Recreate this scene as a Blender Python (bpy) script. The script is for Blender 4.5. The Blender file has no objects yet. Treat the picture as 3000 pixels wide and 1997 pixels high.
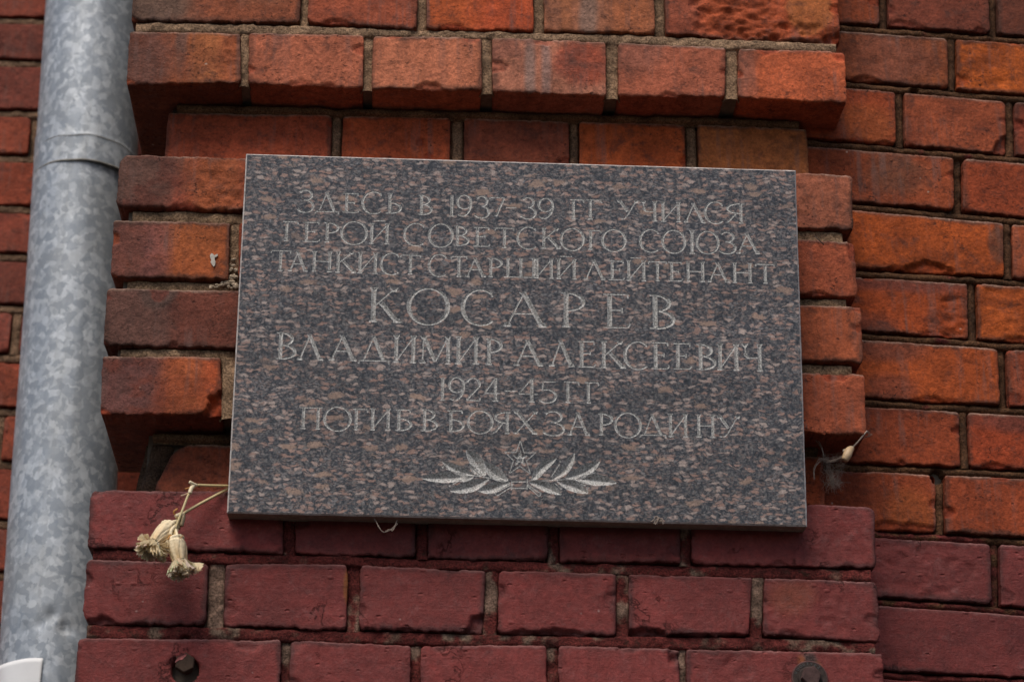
import bpy, math, random
import numpy as np
from mathutils import Matrix, Vector, Euler
from mathutils.geometry import delaunay_2d_cdt

scene = bpy.context.scene
COL = scene.collection

# ------------------------------------------------------------------ camera
EYE = 1.6                      # eye height of the photographer
DIST = 2.1233                  # metres from the pier's face
FPX = 6749.0                   # focal length in photograph pixels (3000 wide)
_up = np.array([0.00251449, -0.90892149, 0.4169597])
_nn = np.array([-0.04722091, 0.41638796, 0.90795994])
_rt = np.cross(_nn, _up)
RC = np.array([_rt, _nn, _up])            # world = RC @ camera(x right, y down, z forward)
CAM = np.array([0.0, -DIST, EYE])
cd = bpy.data.cameras.new('camera')
cam = bpy.data.objects.new('camera', cd)
COL.objects.link(cam)
m = Matrix.Identity(4)
for i in range(3):
    m[i][0] = RC[i, 0]; m[i][1] = -RC[i, 1]; m[i][2] = -RC[i, 2]; m[i][3] = CAM[i]
cam.matrix_world = m
cd.sensor_width = 36.0
cd.lens = FPX / 3000 * 36
cd.clip_start = 0.05
cd.clip_end = 600
cd.dof.use_dof = True
cd.dof.focus_distance = 2.36
cd.dof.aperture_fstop = 8.0
scene.camera = cam

# ------------------------------------------------------------------ light
SUN_EL, SUN_AZ = 58, 24        # sun high, in front of the wall and a little to the left, behind cloud
w = bpy.data.worlds.new('World'); scene.world = w; w.use_nodes = True
nt = w.node_tree
sky = nt.nodes.new('ShaderNodeTexSky'); sky.sky_type = 'NISHITA'; sky.sun_disc = False
sky.sun_elevation = math.radians(SUN_EL)
sky.sun_rotation = math.radians(180 + SUN_AZ)
sky.dust_density = 3.0
sky.air_density = 1.0
nt.links.new(sky.outputs[0], nt.nodes['Background'].inputs[0])
nt.nodes['Background'].inputs[1].default_value = 0.068
sd = bpy.data.lights.new('sun', 'SUN'); sd.energy = 1.5; sd.angle = math.radians(30); sd.color = (1, 0.93, 0.83)
sun = bpy.data.objects.new('sun', sd); COL.objects.link(sun)
e, a = math.radians(SUN_EL), math.radians(SUN_AZ)
sdir = Vector((-math.sin(a) * math.cos(e), -math.cos(a) * math.cos(e), math.sin(e)))   # towards the sun
sun.rotation_euler = sdir.to_track_quat('Z', 'Y').to_euler()
sun.location = (-2, -4, 8)
scene.view_settings.view_transform = 'Standard'
scene.view_settings.look = 'None'
scene.view_settings.gamma = 1
scene.view_settings.exposure = 0.66
scene.view_settings.use_curve_mapping = False
scene.cycles.max_bounces = 6

# ------------------------------------------------------------------ geometry of the place
YAW_R = math.radians(4.7)
class Frame:                    # a wall plane: origin, direction along the wall, outward normal
    def __init__(s, o, yaw):
        s.o = np.array(o, float); s.yaw = yaw
        s.U = np.array([math.cos(yaw), math.sin(yaw), 0.0]); s.N = np.array([math.sin(yaw), -math.cos(yaw), 0.0])
    def hit(s, x, y):           # where the sight line through photo pixel (x, y) meets the plane -> (u, z)
        r = RC @ np.array([(x - 1500) / FPX, (y - 998.5) / FPX, 1.0])
        t = np.dot(s.o - CAM, s.N) / np.dot(r, s.N)
        p = CAM + r * t
        return np.array([np.dot(p - s.o, s.U), p[2]])
    def pt(s, u, z, h=0.0):
        p = s.o + s.U * u + s.N * h
        return np.array([p[0], p[1], z])
FACE = Frame((0, 0, 0), 0)
RECESS = Frame((0, 0.043, 0), 0)
RIGHT = Frame((0.456, 0.060, 0), YAW_R)
LEFT = Frame((0, 0.80, 0), 0)
def at(x, y, Y):
    r = RC @ np.array([(x - 1500) / FPX, (y - 998.5) / FPX, 1.0])
    return Vector(CAM + r * ((DIST + Y) / r[1]))

# ------------------------------------------------------------------ noise
_T = np.random.RandomState(11).rand(256, 256)
def vn(x, y, seed=0):
    x = np.asarray(x, float) + seed * 17.31; y = np.asarray(y, float) + seed * 7.77
    xi = np.floor(x).astype(int); yi = np.floor(y).astype(int)
    fx = x - xi; fy = y - yi
    fx = fx * fx * (3 - 2 * fx); fy = fy * fy * (3 - 2 * fy)
    a_ = _T[xi & 255, yi & 255]; b_ = _T[(xi + 1) & 255, yi & 255]
    c_ = _T[xi & 255, (yi + 1) & 255]; d_ = _T[(xi + 1) & 255, (yi + 1) & 255]
    return (a_ * (1 - fx) + b_ * fx) * (1 - fy) + (c_ * (1 - fx) + d_ * fx) * fy
def fbm(x, y, seed=0, oct=4):
    s = 0; am = 1; tot = 0
    for k in range(oct):
        s = s + am * vn(x * 2 ** k, y * 2 ** k, seed + k * 3); tot += am; am *= 0.55
    return s / tot * 2 - 1            # about -1..1
def sstep(a_, b_, x):
    t = np.clip((x - a_) / (b_ - a_), 0, 1); return t * t * (3 - 2 * t)

# ------------------------------------------------------------------ mesh helpers
def mesh_np(name, V, F, smooth=True, cols=None):
    """V (n,3) array, F (m,4) or (m,3) array"""
    me = bpy.data.meshes.new(name)
    V = np.asarray(V, np.float32); F = np.asarray(F, np.int32)
    k = F.shape[1]
    me.vertices.add(len(V)); me.vertices.foreach_set('co', V.ravel())
    me.loops.add(F.size); me.loops.foreach_set('vertex_index', F.ravel())
    me.polygons.add(len(F))
    me.polygons.foreach_set('loop_start', np.arange(0, F.size, k, dtype=np.int32))
    me.polygons.foreach_set('loop_total', np.full(len(F), k, np.int32))
    sm = smooth if isinstance(smooth, np.ndarray) else np.full(len(F), bool(smooth))
    me.polygons.foreach_set('use_smooth', sm)
    me.update(calc_edges=True)
    if cols is not None:
        at_ = me.color_attributes.new('pig', 'FLOAT_COLOR', 'POINT')
        c4 = np.ones((len(V), 4), np.float32); c4[:, :3] = cols[:, :3]
        if cols.shape[1] > 3: c4[:, 3] = cols[:, 3]
        at_.data.foreach_set('color', c4.ravel())
    return me
def link(name, me, mat, parent=None, loc=(0, 0, 0), rz=0.0):
    o = bpy.data.objects.new(name, me); COL.objects.link(o)
    if mat is not None and len(me.materials) == 0: me.materials.append(mat)
    o.location = loc; o.rotation_euler = (0, 0, rz)
    if parent is not None: o.parent = parent
    return o
def thing(name, label, cat, loc=(0, 0, 0), rot=(0, 0, 0), group=None):
    o = bpy.data.objects.new(name, None); COL.objects.link(o)
    o.location = loc; o.rotation_euler = rot; o['label'] = label; o['category'] = cat
    if group: o['group'] = group
    o.empty_display_size = 0.05
    return o
def grid_faces(nr, nc, off=0, closed=False):
    r = np.arange(nr - 1)[:, None]; c = np.arange(nc if closed else nc - 1)[None, :]
    c1 = (c + 1) % nc
    return np.stack([off + r * nc + c, off + r * nc + c1, off + (r + 1) * nc + c1, off + (r + 1) * nc + c], -1).reshape(-1, 4)
class MB:
    def __init__(s): s.v = []; s.f = []; s.n = 0
    def add(s, V, F):
        s.v.append(np.asarray(V, float)); s.f.extend([tuple(int(i) + s.n for i in f) for f in F]); s.n += len(V)
    def build(s, name, mat, parent=None, smooth=True, loc=(0, 0, 0)):
        me = bpy.data.meshes.new(name)
        me.from_pydata([tuple(p) for p in np.vstack(s.v)], [], s.f); me.update()
        me.polygons.foreach_set('use_smooth', [smooth] * len(me.polygons))
        o = bpy.data.objects.new(name, me); COL.objects.link(o); me.materials.append(mat)
        o.location = loc
        if parent is not None: o.parent = parent
        return o
def box_vf(x0, x1, y0, y1, z0, z1):
    V = [(x, y, z) for x in (x0, x1) for y in (y0, y1) for z in (z0, z1)]
    F = [(0, 1, 3, 2), (4, 6, 7, 5), (0, 4, 5, 1), (2, 3, 7, 6), (0, 2, 6, 4), (1, 5, 7, 3)]
    return V, F
def tube_vf(pts, rad, n=8, cap=True, ridge=0.0):
    P = [Vector(p) for p in pts]
    if not hasattr(rad, '__len__'): rad = [rad] * len(P)
    V = []; ref = None
    for i, p in enumerate(P):
        d = (P[min(i + 1, len(P) - 1)] - P[max(i - 1, 0)]).normalized()
        if ref is None:
            ref = d.orthogonal().normalized()
        ref = (ref - d * ref.dot(d)).normalized(); b = d.cross(ref)
        for k in range(n):
            t = 2 * math.pi * k / n; r = rad[i] * (1 + ridge * math.cos(t * 4))
            V.append(tuple(p + ref * math.cos(t) * r + b * math.sin(t) * r))
    F = [tuple(q) for q in grid_faces(len(P), n, closed=True)]
    if cap:
        F.append(tuple(range(n))[::-1]); F.append(tuple((len(P) - 1) * n + k for k in range(n)))
    return V, F
def catmull(pts, k=6):
    P = [Vector(p) for p in pts]; P = [P[0] * 2 - P[1]] + P + [P[-1] * 2 - P[-2]]
    out = []
    for i in range(1, len(P) - 2):
        for j in range(k):
            t = j / k
            out.append(0.5 * ((2 * P[i]) + (P[i + 1] - P[i - 1]) * t + (2 * P[i - 1] - 5 * P[i] + 4 * P[i + 1] - P[i + 2]) * t * t + (3 * P[i] - P[i - 1] - 3 * P[i + 1] + P[i + 2]) * t ** 3))
    out.append(P[-2]); return out

# ------------------------------------------------------------------ materials
class NB:
    def __init__(s, name):
        s.m = bpy.data.materials.new(name); s.m.use_nodes = True
        s.t = s.m.node_tree; s.b = s.t.nodes['Principled BSDF']
    def n(s, typ, **kw):
        x = s.t.nodes.new(typ)
        for k, v in kw.items(): setattr(x, k, v)
        return x
    def l(s, a_, b_): s.t.links.new(a_, b_)
    def setin(s, node, key, v):
        if hasattr(v, 'links') or isinstance(v, bpy.types.NodeSocket): s.l(v, node.inputs[key])
        else: node.inputs[key].default_value = v
    def mapping(s, vec, scale=(1, 1, 1), rot=(0, 0, 0), loc=(0, 0, 0)):
        x = s.n('ShaderNodeMapping'); s.l(vec, x.inputs[0])
        x.inputs['Scale'].default_value = scale; x.inputs['Rotation'].default_value = rot; x.inputs['Location'].default_value = loc
        return x.outputs[0]
    def noise(s, vec, scale, detail=4, rough=0.55, dist=0.0, out=0):
        x = s.n('ShaderNodeTexNoise'); s.l(vec, x.inputs['Vector'])
        x.inputs['Scale'].default_value = scale; x.inputs['Detail'].default_value = detail
        x.inputs['Roughness'].default_value = rough; x.inputs['Distortion'].default_value = dist
        return x.outputs[out]
    def voro(s, vec, scale, feat='F1', rnd=1.0):
        x = s.n('ShaderNodeTexVoronoi', feature=feat); s.l(vec, x.inputs['Vector'])
        x.inputs['Scale'].default_value = scale; x.inputs['Randomness'].default_value = rnd
        return x
    def ramp(s, v, stops, interp='LINEAR'):
        x = s.n('ShaderNodeValToRGB'); s.l(v, x.inputs[0]); cr = x.color_ramp; cr.interpolation = interp
        while len(cr.elements) < len(stops): cr.elements.new(0.5)
        for e_, (p, c) in zip(cr.elements, stops):
            e_.position = p; e_.color = (c, c, c, 1) if not hasattr(c, '__len__') else (*c, 1)
        return x.outputs[0]
    def math(s, op, a_, b_=0.0, clamp=False):
        x = s.n('ShaderNodeMath', operation=op, use_clamp=clamp); s.setin(x, 0, a_); s.setin(x, 1, b_); return x.outputs[0]
    def mix(s, f, a_, b_, mode='MIX'):
        x = s.n('ShaderNodeMix', data_type='RGBA', blend_type=mode)
        for i, v in ((0, f), (6, a_), (7, b_)):
            if isinstance(v, bpy.types.NodeSocket): s.l(v, x.inputs[i])
            else: x.inputs[i].default_value = v if not hasattr(v, '__len__') else (*v, 1) if len(v) == 3 else v
        return x.outputs[2]
    def bump(s, h, dist, strength=1.0, normal=None):
        x = s.n('ShaderNodeBump'); s.l(h, x.inputs['Height']); x.inputs['Distance'].default_value = dist
        x.inputs['Strength'].default_value = strength
        if normal is not None: s.l(normal, x.inputs['Normal'])
        return x.outputs[0]
    def objco(s, rnd=True):
        tc = s.n('ShaderNodeTexCoord'); v = tc.outputs['Object']
        if rnd:
            oi = s.n('ShaderNodeObjectInfo'); mu = s.math('MULTIPLY', oi.outputs['Random'], 37.0)
            ad = s.n('ShaderNodeVectorMath', operation='ADD'); s.l(v, ad.inputs[0]); s.l(mu, ad.inputs[1]); v = ad.outputs[0]
        return v
    def attr(s, name='pig'):
        x = s.n('ShaderNodeAttribute'); x.attribute_name = name; return x

def mat_brick():
    k = NB('fired_clay'); v = k.objco(); at_ = k.attr()
    c = at_.outputs['Color']
    big = k.ramp(k.noise(v, 22, 5, 0.6), [(0.3, 0.72), (0.7, 1.22)])
    c = k.mix(1.0, c, big, 'MULTIPLY')
    fine = k.ramp(k.noise(v, 330, 5, 0.75), [(0.3, 0.68), (0.7, 1.30)])
    c = k.mix(1.0, c, fine, 'MULTIPLY')
    c = k.mix(1.0, c, k.ramp(k.noise(v, 115, 7, 0.78, 0.3), [(0.34, 0.62), (0.5, 1.0), (0.66, 1.30)]), 'MULTIPLY')
    st = k.mapping(v, (130, 130, 9))
    streak = k.ramp(k.noise(st, 1.0, 3, 0.6), [(0.50, 0.0), (0.68, 0.5)])
    msk = k.ramp(k.noise(v, 16, 2), [(0.45, 0), (0.62, 1)])
    c = k.mix(k.math('MULTIPLY', streak, msk), c, (0.17, 0.10, 0.085))
    soot = k.ramp(k.noise(v, 48, 6, 0.72, 0.4), [(0.54, 0.0), (0.68, 0.62)])
    c = k.mix(soot, c, (0.075, 0.032, 0.024))
    # little dark pits and short cracks, gathered in patches
    sp = k.mapping(v, (220, 220, 330))
    pit = k.ramp(k.noise(sp, 1.0, 3, 0.6, 0.6), [(0.61, 0.0), (0.65, 1.0)])
    pm = k.ramp(k.noise(v, 20, 3, 0.6), [(0.50, 0.0), (0.62, 1.0)])
    pit = k.math('MULTIPLY', pit, pm)
    c = k.mix(k.math('MULTIPLY', pit, 0.7), c, (0.035, 0.014, 0.01))
    dot = k.voro(v, 85).outputs['Distance']
    dotm = k.ramp(dot, [(0.0, 1.0), (0.10, 0.9), (0.14, 0.0)])
    dm2 = k.ramp(k.noise(v, 34, 2), [(0.60, 0), (0.66, 1)])
    dd = k.math('MULTIPLY', dotm, dm2)
    c = k.mix(k.math('MULTIPLY', dd, 0.65), c, (0.03, 0.014, 0.012))
    lm = k.voro(v, 46); ls = k.n('ShaderNodeSeparateColor'); k.l(lm.outputs['Color'], ls.inputs[0])
    lmk = k.math('MULTIPLY', k.ramp(k.math('ADD', lm.outputs['Distance'], k.math('MULTIPLY', k.math('SUBTRACT', k.noise(v, 260, 4), 0.5), 0.16)), [(0.03, 1.0), (0.07, 0.0)]), k.ramp(ls.outputs[1], [(0.80, 0.0), (0.84, 0.75)]))
    c = k.mix(lmk, c, (0.42, 0.31, 0.24))
    k.l(c, k.b.inputs['Base Color'])
    k.b.inputs['Roughness'].default_value = 0.78
    k.b.inputs['Specular IOR Level'].default_value = 0.22
    h = k.math('SUBTRACT', k.noise(v, 260, 6, 0.72), k.math('MULTIPLY', pit, 1.1))
    h = k.math('SUBTRACT', h, k.math('MULTIPLY', dd, 0.8))
    h = k.math('ADD', h, k.math('MULTIPLY', k.noise(v, 70, 4, 0.6), 1.3))
    k.l(k.bump(h, 0.0019, 0.85), k.b.inputs['Normal'])
    return k.m
def mat_paint():
    k = NB('maroon_wall_paint'); v = k.objco(); at_ = k.attr(); c = at_.outputs['Color']
    c = k.mix(1.0, c, k.ramp(k.noise(v, 18, 5, 0.6), [(0.3, 0.82), (0.7, 1.16)]), 'MULTIPLY')
    c = k.mix(1.0, c, k.ramp(k.noise(v, 350, 4, 0.7), [(0.3, 0.86), (0.7, 1.12)]), 'MULTIPLY')
    dust = k.ramp(k.noise(v, 70, 7, 0.78), [(0.54, 0.0), (0.74, 0.38)])
    c = k.mix(dust, c, (0.20, 0.105, 0.10))
    c = k.mix(1.0, c, k.ramp(k.noise(v, 130, 7, 0.78), [(0.34, 0.74), (0.5, 1.0), (0.66, 1.24)]), 'MULTIPLY')
    sp_ = k.voro(v, 60); ss_ = k.n('ShaderNodeSeparateColor'); k.l(sp_.outputs['Color'], ss_.inputs[0])
    spm = k.math('MULTIPLY', k.ramp(k.math('ADD', sp_.outputs['Distance'], k.math('MULTIPLY', k.math('SUBTRACT', k.noise(v, 300, 4), 0.5), 0.2)), [(0.03, 1.0), (0.08, 0.0)]), k.ramp(ss_.outputs[1], [(0.78, 0.0), (0.82, 0.6)]))
    c = k.mix(spm, c, (0.34, 0.22, 0.20))
    wear = k.ramp(k.noise(v, 95, 5, 0.75, 0.3), [(0.695, 0.0), (0.72, 0.9)])
    wm = k.ramp(k.noise(v, 14, 2), [(0.55, 0), (0.66, 1)])
    wear = k.math('MULTIPLY', wear, wm)
    c = k.mix(wear, c, (0.26, 0.075, 0.03))
    rd = k.math('ABSOLUTE', k.math('SUBTRACT', k.noise(v, 9, 9, 0.66, 0.3), 0.5))
    ck = k.ramp(rd, [(0.0, 1.0), (0.003, 0.8), (0.0065, 0.0)])
    ckm = k.ramp(k.noise(v, 12, 2), [(0.57, 0), (0.64, 1)])
    ck = k.math('MULTIPLY', ck, ckm)
    c = k.mix(k.math('MULTIPLY', ck, 0.5), c, (0.02, 0.008, 0.008))
    k.l(c, k.b.inputs['Base Color'])
    k.l(k.ramp(k.noise(v, 90, 4), [(0.3, 0.5), (0.7, 0.72)]), k.b.inputs['Roughness'])
    k.b.inputs['Specular IOR Level'].default_value = 0.26
    pv = k.voro(k.mapping(v, (75, 75, 130)), 1.0); ps = k.n('ShaderNodeSeparateColor'); k.l(pv.outputs['Color'], ps.inputs[0])
    pit = k.math('MULTIPLY', k.ramp(k.math('ADD', pv.outputs['Distance'], k.math('MULTIPLY', k.math('SUBTRACT', k.noise(v, 300, 3), 0.5), 0.25)), [(0.05, 1.0), (0.22, 0.0)]), k.ramp(ps.outputs[0], [(0.74, 0.0), (0.78, 1.0)]))
    lum = k.math('MULTIPLY', k.ramp(pv.outputs['Distance'], [(0.05, 1.0), (0.3, 0.0)]), k.ramp(ps.outputs[0], [(0.10, 1.0), (0.14, 0.0)]))
    h = k.math('ADD', k.math('MULTIPLY', k.noise(v, 380, 5, 0.75), 0.8), k.math('MULTIPLY', k.noise(v, 110, 4, 0.6), 0.35))
    h = k.math('ADD', k.math('SUBTRACT', h, k.math('MULTIPLY', pit, 1.0)), k.math('MULTIPLY', lum, 0.7))
    h = k.math('ADD', h, k.math('MULTIPLY', k.noise(k.mapping(v, (30, 30, 420)), 1.0, 3), 0.22))
    h = k.math('SUBTRACT', h, k.math('MULTIPLY', ck, 1.5))
    h = k.math('SUBTRACT', h, k.math('MULTIPLY', wear, 0.5))
    k.l(k.bump(h, 0.0017, 0.8), k.b.inputs['Normal'])
    return k.m
def mat_mortar():
    k = NB('lime_mortar'); v = k.objco(); at_ = k.attr(); c = at_.outputs['Color']
    c = k.mix(1.0, c, (0.92, 0.80, 0.72), 'MULTIPLY')
    c = k.mix(1.0, c, k.ramp(k.noise(v, 34, 6, 0.72), [(0.32, 0.45), (0.68, 1.5)]), 'MULTIPLY')
    c = k.mix(1.0, c, k.ramp(k.noise(v, 520, 4, 0.75), [(0.36, 0.42), (0.64, 1.6)]), 'MULTIPLY')
    gr = k.ramp(k.noise(v, 110, 5, 0.7, 0.4), [(0.56, 0.0), (0.70, 0.75)])
    c = k.mix(gr, c, (0.045, 0.03, 0.02))
    k.l(c, k.b.inputs['Base Color']); k.b.inputs['Roughness'].default_value = 0.92
    k.b.inputs['Specular IOR Level'].default_value = 0.2
    h = k.math('ADD', k.noise(v, 480, 6, 0.75), k.math('MULTIPLY', k.noise(v, 130, 4), 1.2))
    k.l(k.bump(h, 0.0034, 0.95), k.b.inputs['Normal'])
    return k.m
def granite_color(k, v):
    # grains of feldspar, drawn out sideways, in a blue black groundmass
    wx = k.n('ShaderNodeVectorMath', operation='SCALE'); nz = k.noise(v, 55, 3, 0.6, 0, 1)
    sb = k.n('ShaderNodeVectorMath', operation='SUBTRACT'); k.l(nz, sb.inputs[0]); sb.inputs[1].default_value = (0.5, 0.5, 0.5)
    k.l(sb.outputs[0], wx.inputs[0]); wx.inputs['Scale'].default_value = 0.011
    ad = k.n('ShaderNodeVectorMath', operation='ADD'); k.l(v, ad.inputs[0]); k.l(wx.outputs[0], ad.inputs[1])
    wv = ad.outputs[0]
    g1 = k.mapping(wv, (110, 110, 270), (0, math.radians(5), 0))
    A = k.voro(g1, 1.0); Ad = A.outputs['Distance']; Ac = A.outputs['Color']
    B = k.voro(k.mapping(wv, (250, 250, 560), (0, math.radians(5), 0), (3.1, 0, 7.7)), 1.0)
    sepA = k.n('ShaderNodeSeparateColor'); k.l(Ac, sepA.inputs[0])
    sepB = k.n('ShaderNodeSeparateColor'); k.l(B.outputs['Color'], sepB.inputs[0])
    rim = k.noise(k.mapping(wv, (1, 1, 1.8)), 330, 5, 0.75)
    dA = k.math('ADD', Ad, k.math('MULTIPLY', k.math('SUBTRACT', rim, 0.5), 1.15))
    mA = k.math('MULTIPLY', k.ramp(dA, [(0.30, 1.0), (0.50, 0.0)]), k.ramp(sepA.outputs[0], [(0.34, 0.0), (0.42, 1.0)]))
    dB = k.math('ADD', B.outputs['Distance'], k.math('MULTIPLY', k.math('SUBTRACT', rim, 0.5), 1.0))
    mB = k.math('MULTIPLY', k.ramp(dB, [(0.30, 1.0), (0.55, 0.0)]), k.ramp(sepB.outputs[0], [(0.15, 0.0), (0.30, 0.9)]))
    dens = k.ramp(k.noise(k.mapping(v, (9, 9, 20)), 1.0, 3), [(0.33, 0.45), (0.58, 1.0)])
    mB = k.math('MULTIPLY', mB, dens)
    ground = k.ramp(k.noise(wv, 260, 5, 0.75), [(0.36, (0.013, 0.014, 0.017)), (0.50, (0.045, 0.047, 0.055)), (0.64, (0.17, 0.155, 0.145))])
    pinkA = k.ramp(sepA.outputs[1], [(0.0, (0.27, 0.165, 0.13)), (0.5, (0.35, 0.235, 0.195)), (1.0, (0.36, 0.285, 0.25))])
    pinkB = k.ramp(sepB.outputs[1], [(0.0, (0.14, 0.095, 0.083)), (0.5, (0.22, 0.165, 0.145)), (1.0, (0.20, 0.19, 0.19))])
    spk = k.ramp(k.noise(wv, 560, 4, 0.8), [(0.3, 0.5), (0.7, 1.45)])
    c = k.mix(mB, ground, pinkB); c = k.mix(mA, c, pinkA)
    big = k.voro(k.mapping(wv, (36, 36, 95), (0, math.radians(5), 0), (9, 0, 2)), 1.0); sg_ = k.n('ShaderNodeSeparateColor'); k.l(big.outputs['Color'], sg_.inputs[0])
    dG = k.math('ADD', big.outputs['Distance'], k.math('MULTIPLY', k.math('SUBTRACT', rim, 0.5), 0.7))
    mG = k.math('MULTIPLY', k.ramp(dG, [(0.22, 1.0), (0.34, 0.0)]), k.ramp(sg_.outputs[0], [(0.72, 0.0), (0.76, 0.9)]))
    c = k.mix(mG, c, (0.30, 0.20, 0.15))
    c = k.mix(1.0, c, k.ramp(k.noise(k.mapping(v, (7, 7, 22)), 1.0, 4), [(0.3, 0.92), (0.7, 1.38)]), 'MULTIPLY')
    return k.mix(1.0, c, spk, 'MULTIPLY'), rim
def mat_granite():
    k = NB('polished_granite'); v = k.objco(False)
    c, rim = granite_color(k, v)
    k.l(c, k.b.inputs['Base Color'])
    k.l(k.ramp(k.noise(v, 14, 4), [(0.3, 0.27), (0.7, 0.38)]), k.b.inputs['Roughness'])
    k.b.inputs['Specular IOR Level'].default_value = 0.5
    k.l(k.bump(k.noise(v, 500, 3), 0.00008, 0.3), k.b.inputs['Normal'])
    return k.m
def mat_carved():
    k = NB('chiselled_granite'); v = k.objco(False)
    n1 = k.noise(v, 620, 4, 0.9)
    c = k.ramp(n1, [(0.36, (0.07, 0.07, 0.068)), (0.48, (0.36, 0.35, 0.33)), (0.60, (0.84, 0.82, 0.78))])
    g, _ = granite_color(k, v)
    c = k.mix(0.20, c, g)
    k.l(c, k.b.inputs['Base Color']); k.b.inputs['Roughness'].default_value = 0.85
    k.l(k.bump(n1, 0.0003, 0.4), k.b.inputs['Normal'])
    return k.m
def mat_sawn():
    k = NB('sawn_granite_edge'); v = k.objco(False)
    g, rim = granite_color(k, v)
    dirt = k.ramp(k.noise(v, 60, 5, 0.7), [(0.3, (0.42, 0.31, 0.22)), (0.7, (0.28, 0.20, 0.14))])
    c = k.mix(0.72, g, dirt)
    k.l(c, k.b.inputs['Base Color']); k.b.inputs['Roughness'].default_value = 0.85
    k.l(k.bump(k.noise(v, 240, 5), 0.0012, 0.8), k.b.inputs['Normal'])
    return k.m
def mat_arris():
    k = NB('ground_arris'); v = k.objco(False)
    c = k.ramp(k.noise(v, 300, 4, 0.7), [(0.35, (0.30, 0.25, 0.23)), (0.6, (0.62, 0.57, 0.53))])
    k.l(c, k.b.inputs['Base Color']); k.b.inputs['Roughness'].default_value = 0.7
    return k.m
def mat_zinc():
    k = NB('galvanised_steel'); v = k.objco(True)
    wob = k.n('ShaderNodeVectorMath', operation='ADD')
    nz = k.noise(v, 60, 3, 0.6, 0, 1); sc = k.n('ShaderNodeVectorMath', operation='SCALE'); k.l(nz, sc.inputs[0]); sc.inputs['Scale'].default_value = 0.014
    k.l(v, wob.inputs[0]); k.l(sc.outputs[0], wob.inputs[1]); wv = wob.outputs[0]
    A = k.voro(wv, 90); sa = k.n('ShaderNodeSeparateColor'); k.l(A.outputs['Color'], sa.inputs[0])
    B = k.voro(k.mapping(wv, (1, 1, 0.8), (0, 0, 0), (4, 2, 1)), 150); sb = k.n('ShaderNodeSeparateColor'); k.l(B.outputs['Color'], sb.inputs[0])
    mixv = k.math('ADD', k.math('MULTIPLY', sa.outputs[0], 0.42), k.math('MULTIPLY', sb.outputs[0], 0.38)); mixv = k.math('ADD', mixv, k.math('MULTIPLY', k.noise(k.mapping(v, (60, 60, 22)), 1.0, 5, 0.7), 0.2))
    c = k.ramp(mixv, [(0.25, (0.275, 0.31, 0.355)), (0.48, (0.335, 0.37, 0.415)), (0.57, (0.42, 0.455, 0.50)), (0.8, (0.56, 0.595, 0.635))])
    dirt = k.ramp(k.noise(v, 9, 5, 0.6), [(0.45, 0.0), (0.75, 0.4)])
    c = k.mix(dirt, c, (0.29, 0.28, 0.255))
    stv = k.ramp(k.noise(k.mapping(v, (90, 90, 3)), 1.0, 4, 0.7), [(0.5, 0.0), (0.75, 0.35)])
    c = k.mix(stv, c, (0.25, 0.255, 0.25))
    rust = k.ramp(k.noise(k.mapping(v, (60, 60, 26)), 1.0, 4, 0.7), [(0.70, 0.0), (0.78, 0.3)])
    c = k.mix(rust, c, (0.33, 0.24, 0.17))
    k.l(c, k.b.inputs['Base Color'])
    k.b.inputs['Metallic'].default_value = 0.3
    k.l(k.ramp(sa.outputs[1], [(0, 0.42), (1, 0.62)]), k.b.inputs['Roughness'])
    k.l(k.bump(k.noise(v, 12, 3), 0.004, 0.25), k.b.inputs['Normal'])
    return k.m
def mat_simple(name, col, rough=0.7, nscale=200, var=0.25, bump=0.0006, metallic=0.0, sub=0.0):
    k = NB(name); v = k.objco(False)
    f = k.ramp(k.noise(v, nscale, 5, 0.65), [(0.3, 1 - var), (0.7, 1 + var)])
    c = k.mix(1.0, (*col, 1), f, 'MULTIPLY')
    k.l(c, k.b.inputs['Base Color']); k.b.inputs['Roughness'].default_value = rough
    k.b.inputs['Metallic'].default_value = metallic
    if bump: k.l(k.bump(k.noise(v, nscale * 2, 5, 0.7), bump, 0.7), k.b.inputs['Normal'])
    if sub:
        k.b.inputs['Subsurface Weight'].default_value = sub; k.b.inputs['Subsurface Radius'].default_value = (0.01, 0.006, 0.003)
        k.b.inputs['Subsurface Scale'].default_value = 0.3
    return k.m
def mat_pig(name, rough=0.7, nscale=300, var=0.2, bump=0.0005):
    k = NB(name); v = k.objco(False)
    c = k.mix(1.0, k.attr().outputs['Color'], k.ramp(k.noise(v, nscale, 5, 0.65), [(0.3, 1 - var), (0.7, 1 + var)]), 'MULTIPLY')
    k.l(c, k.b.inputs['Base Color']); k.b.inputs['Roughness'].default_value = rough
    k.l(k.bump(k.noise(v, nscale * 1.7, 4, 0.7), bump, 0.7), k.b.inputs['Normal'])
    return k.m
M_BRICK, M_PAINT, M_MORTAR = mat_brick(), mat_paint(), mat_mortar()
M_GRAN, M_CARVE, M_SAWN, M_ARRIS, M_ZINC = mat_granite(), mat_carved(), mat_sawn(), mat_arris(), mat_zinc()
M_PAPER = mat_simple('white_paper', (0.80, 0.80, 0.81), 0.6, 30, 0.03, 0.0002)
M_BOLT = mat_pig('bolt_steel', 0.8, 260, 0.4, 0.0005); M_BOLT.node_tree.nodes['Principled BSDF'].inputs['Specular IOR Level'].default_value = 0.2
M_DRY = mat_pig('dried_plant', 0.5, 420, 0.12, 0.0004)
M_PETAL = mat_pig('papery_petal', 0.6, 420, 0.12, 0.0003)
_t = M_PETAL.node_tree; _tr = _t.nodes.new('ShaderNodeBsdfTranslucent'); _mx = _t.nodes.new('ShaderNodeMixShader'); _mx.inputs[0].default_value = 0.4
_at = [n for n in _t.nodes if n.bl_idname == 'ShaderNodeAttribute'][0]
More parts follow.
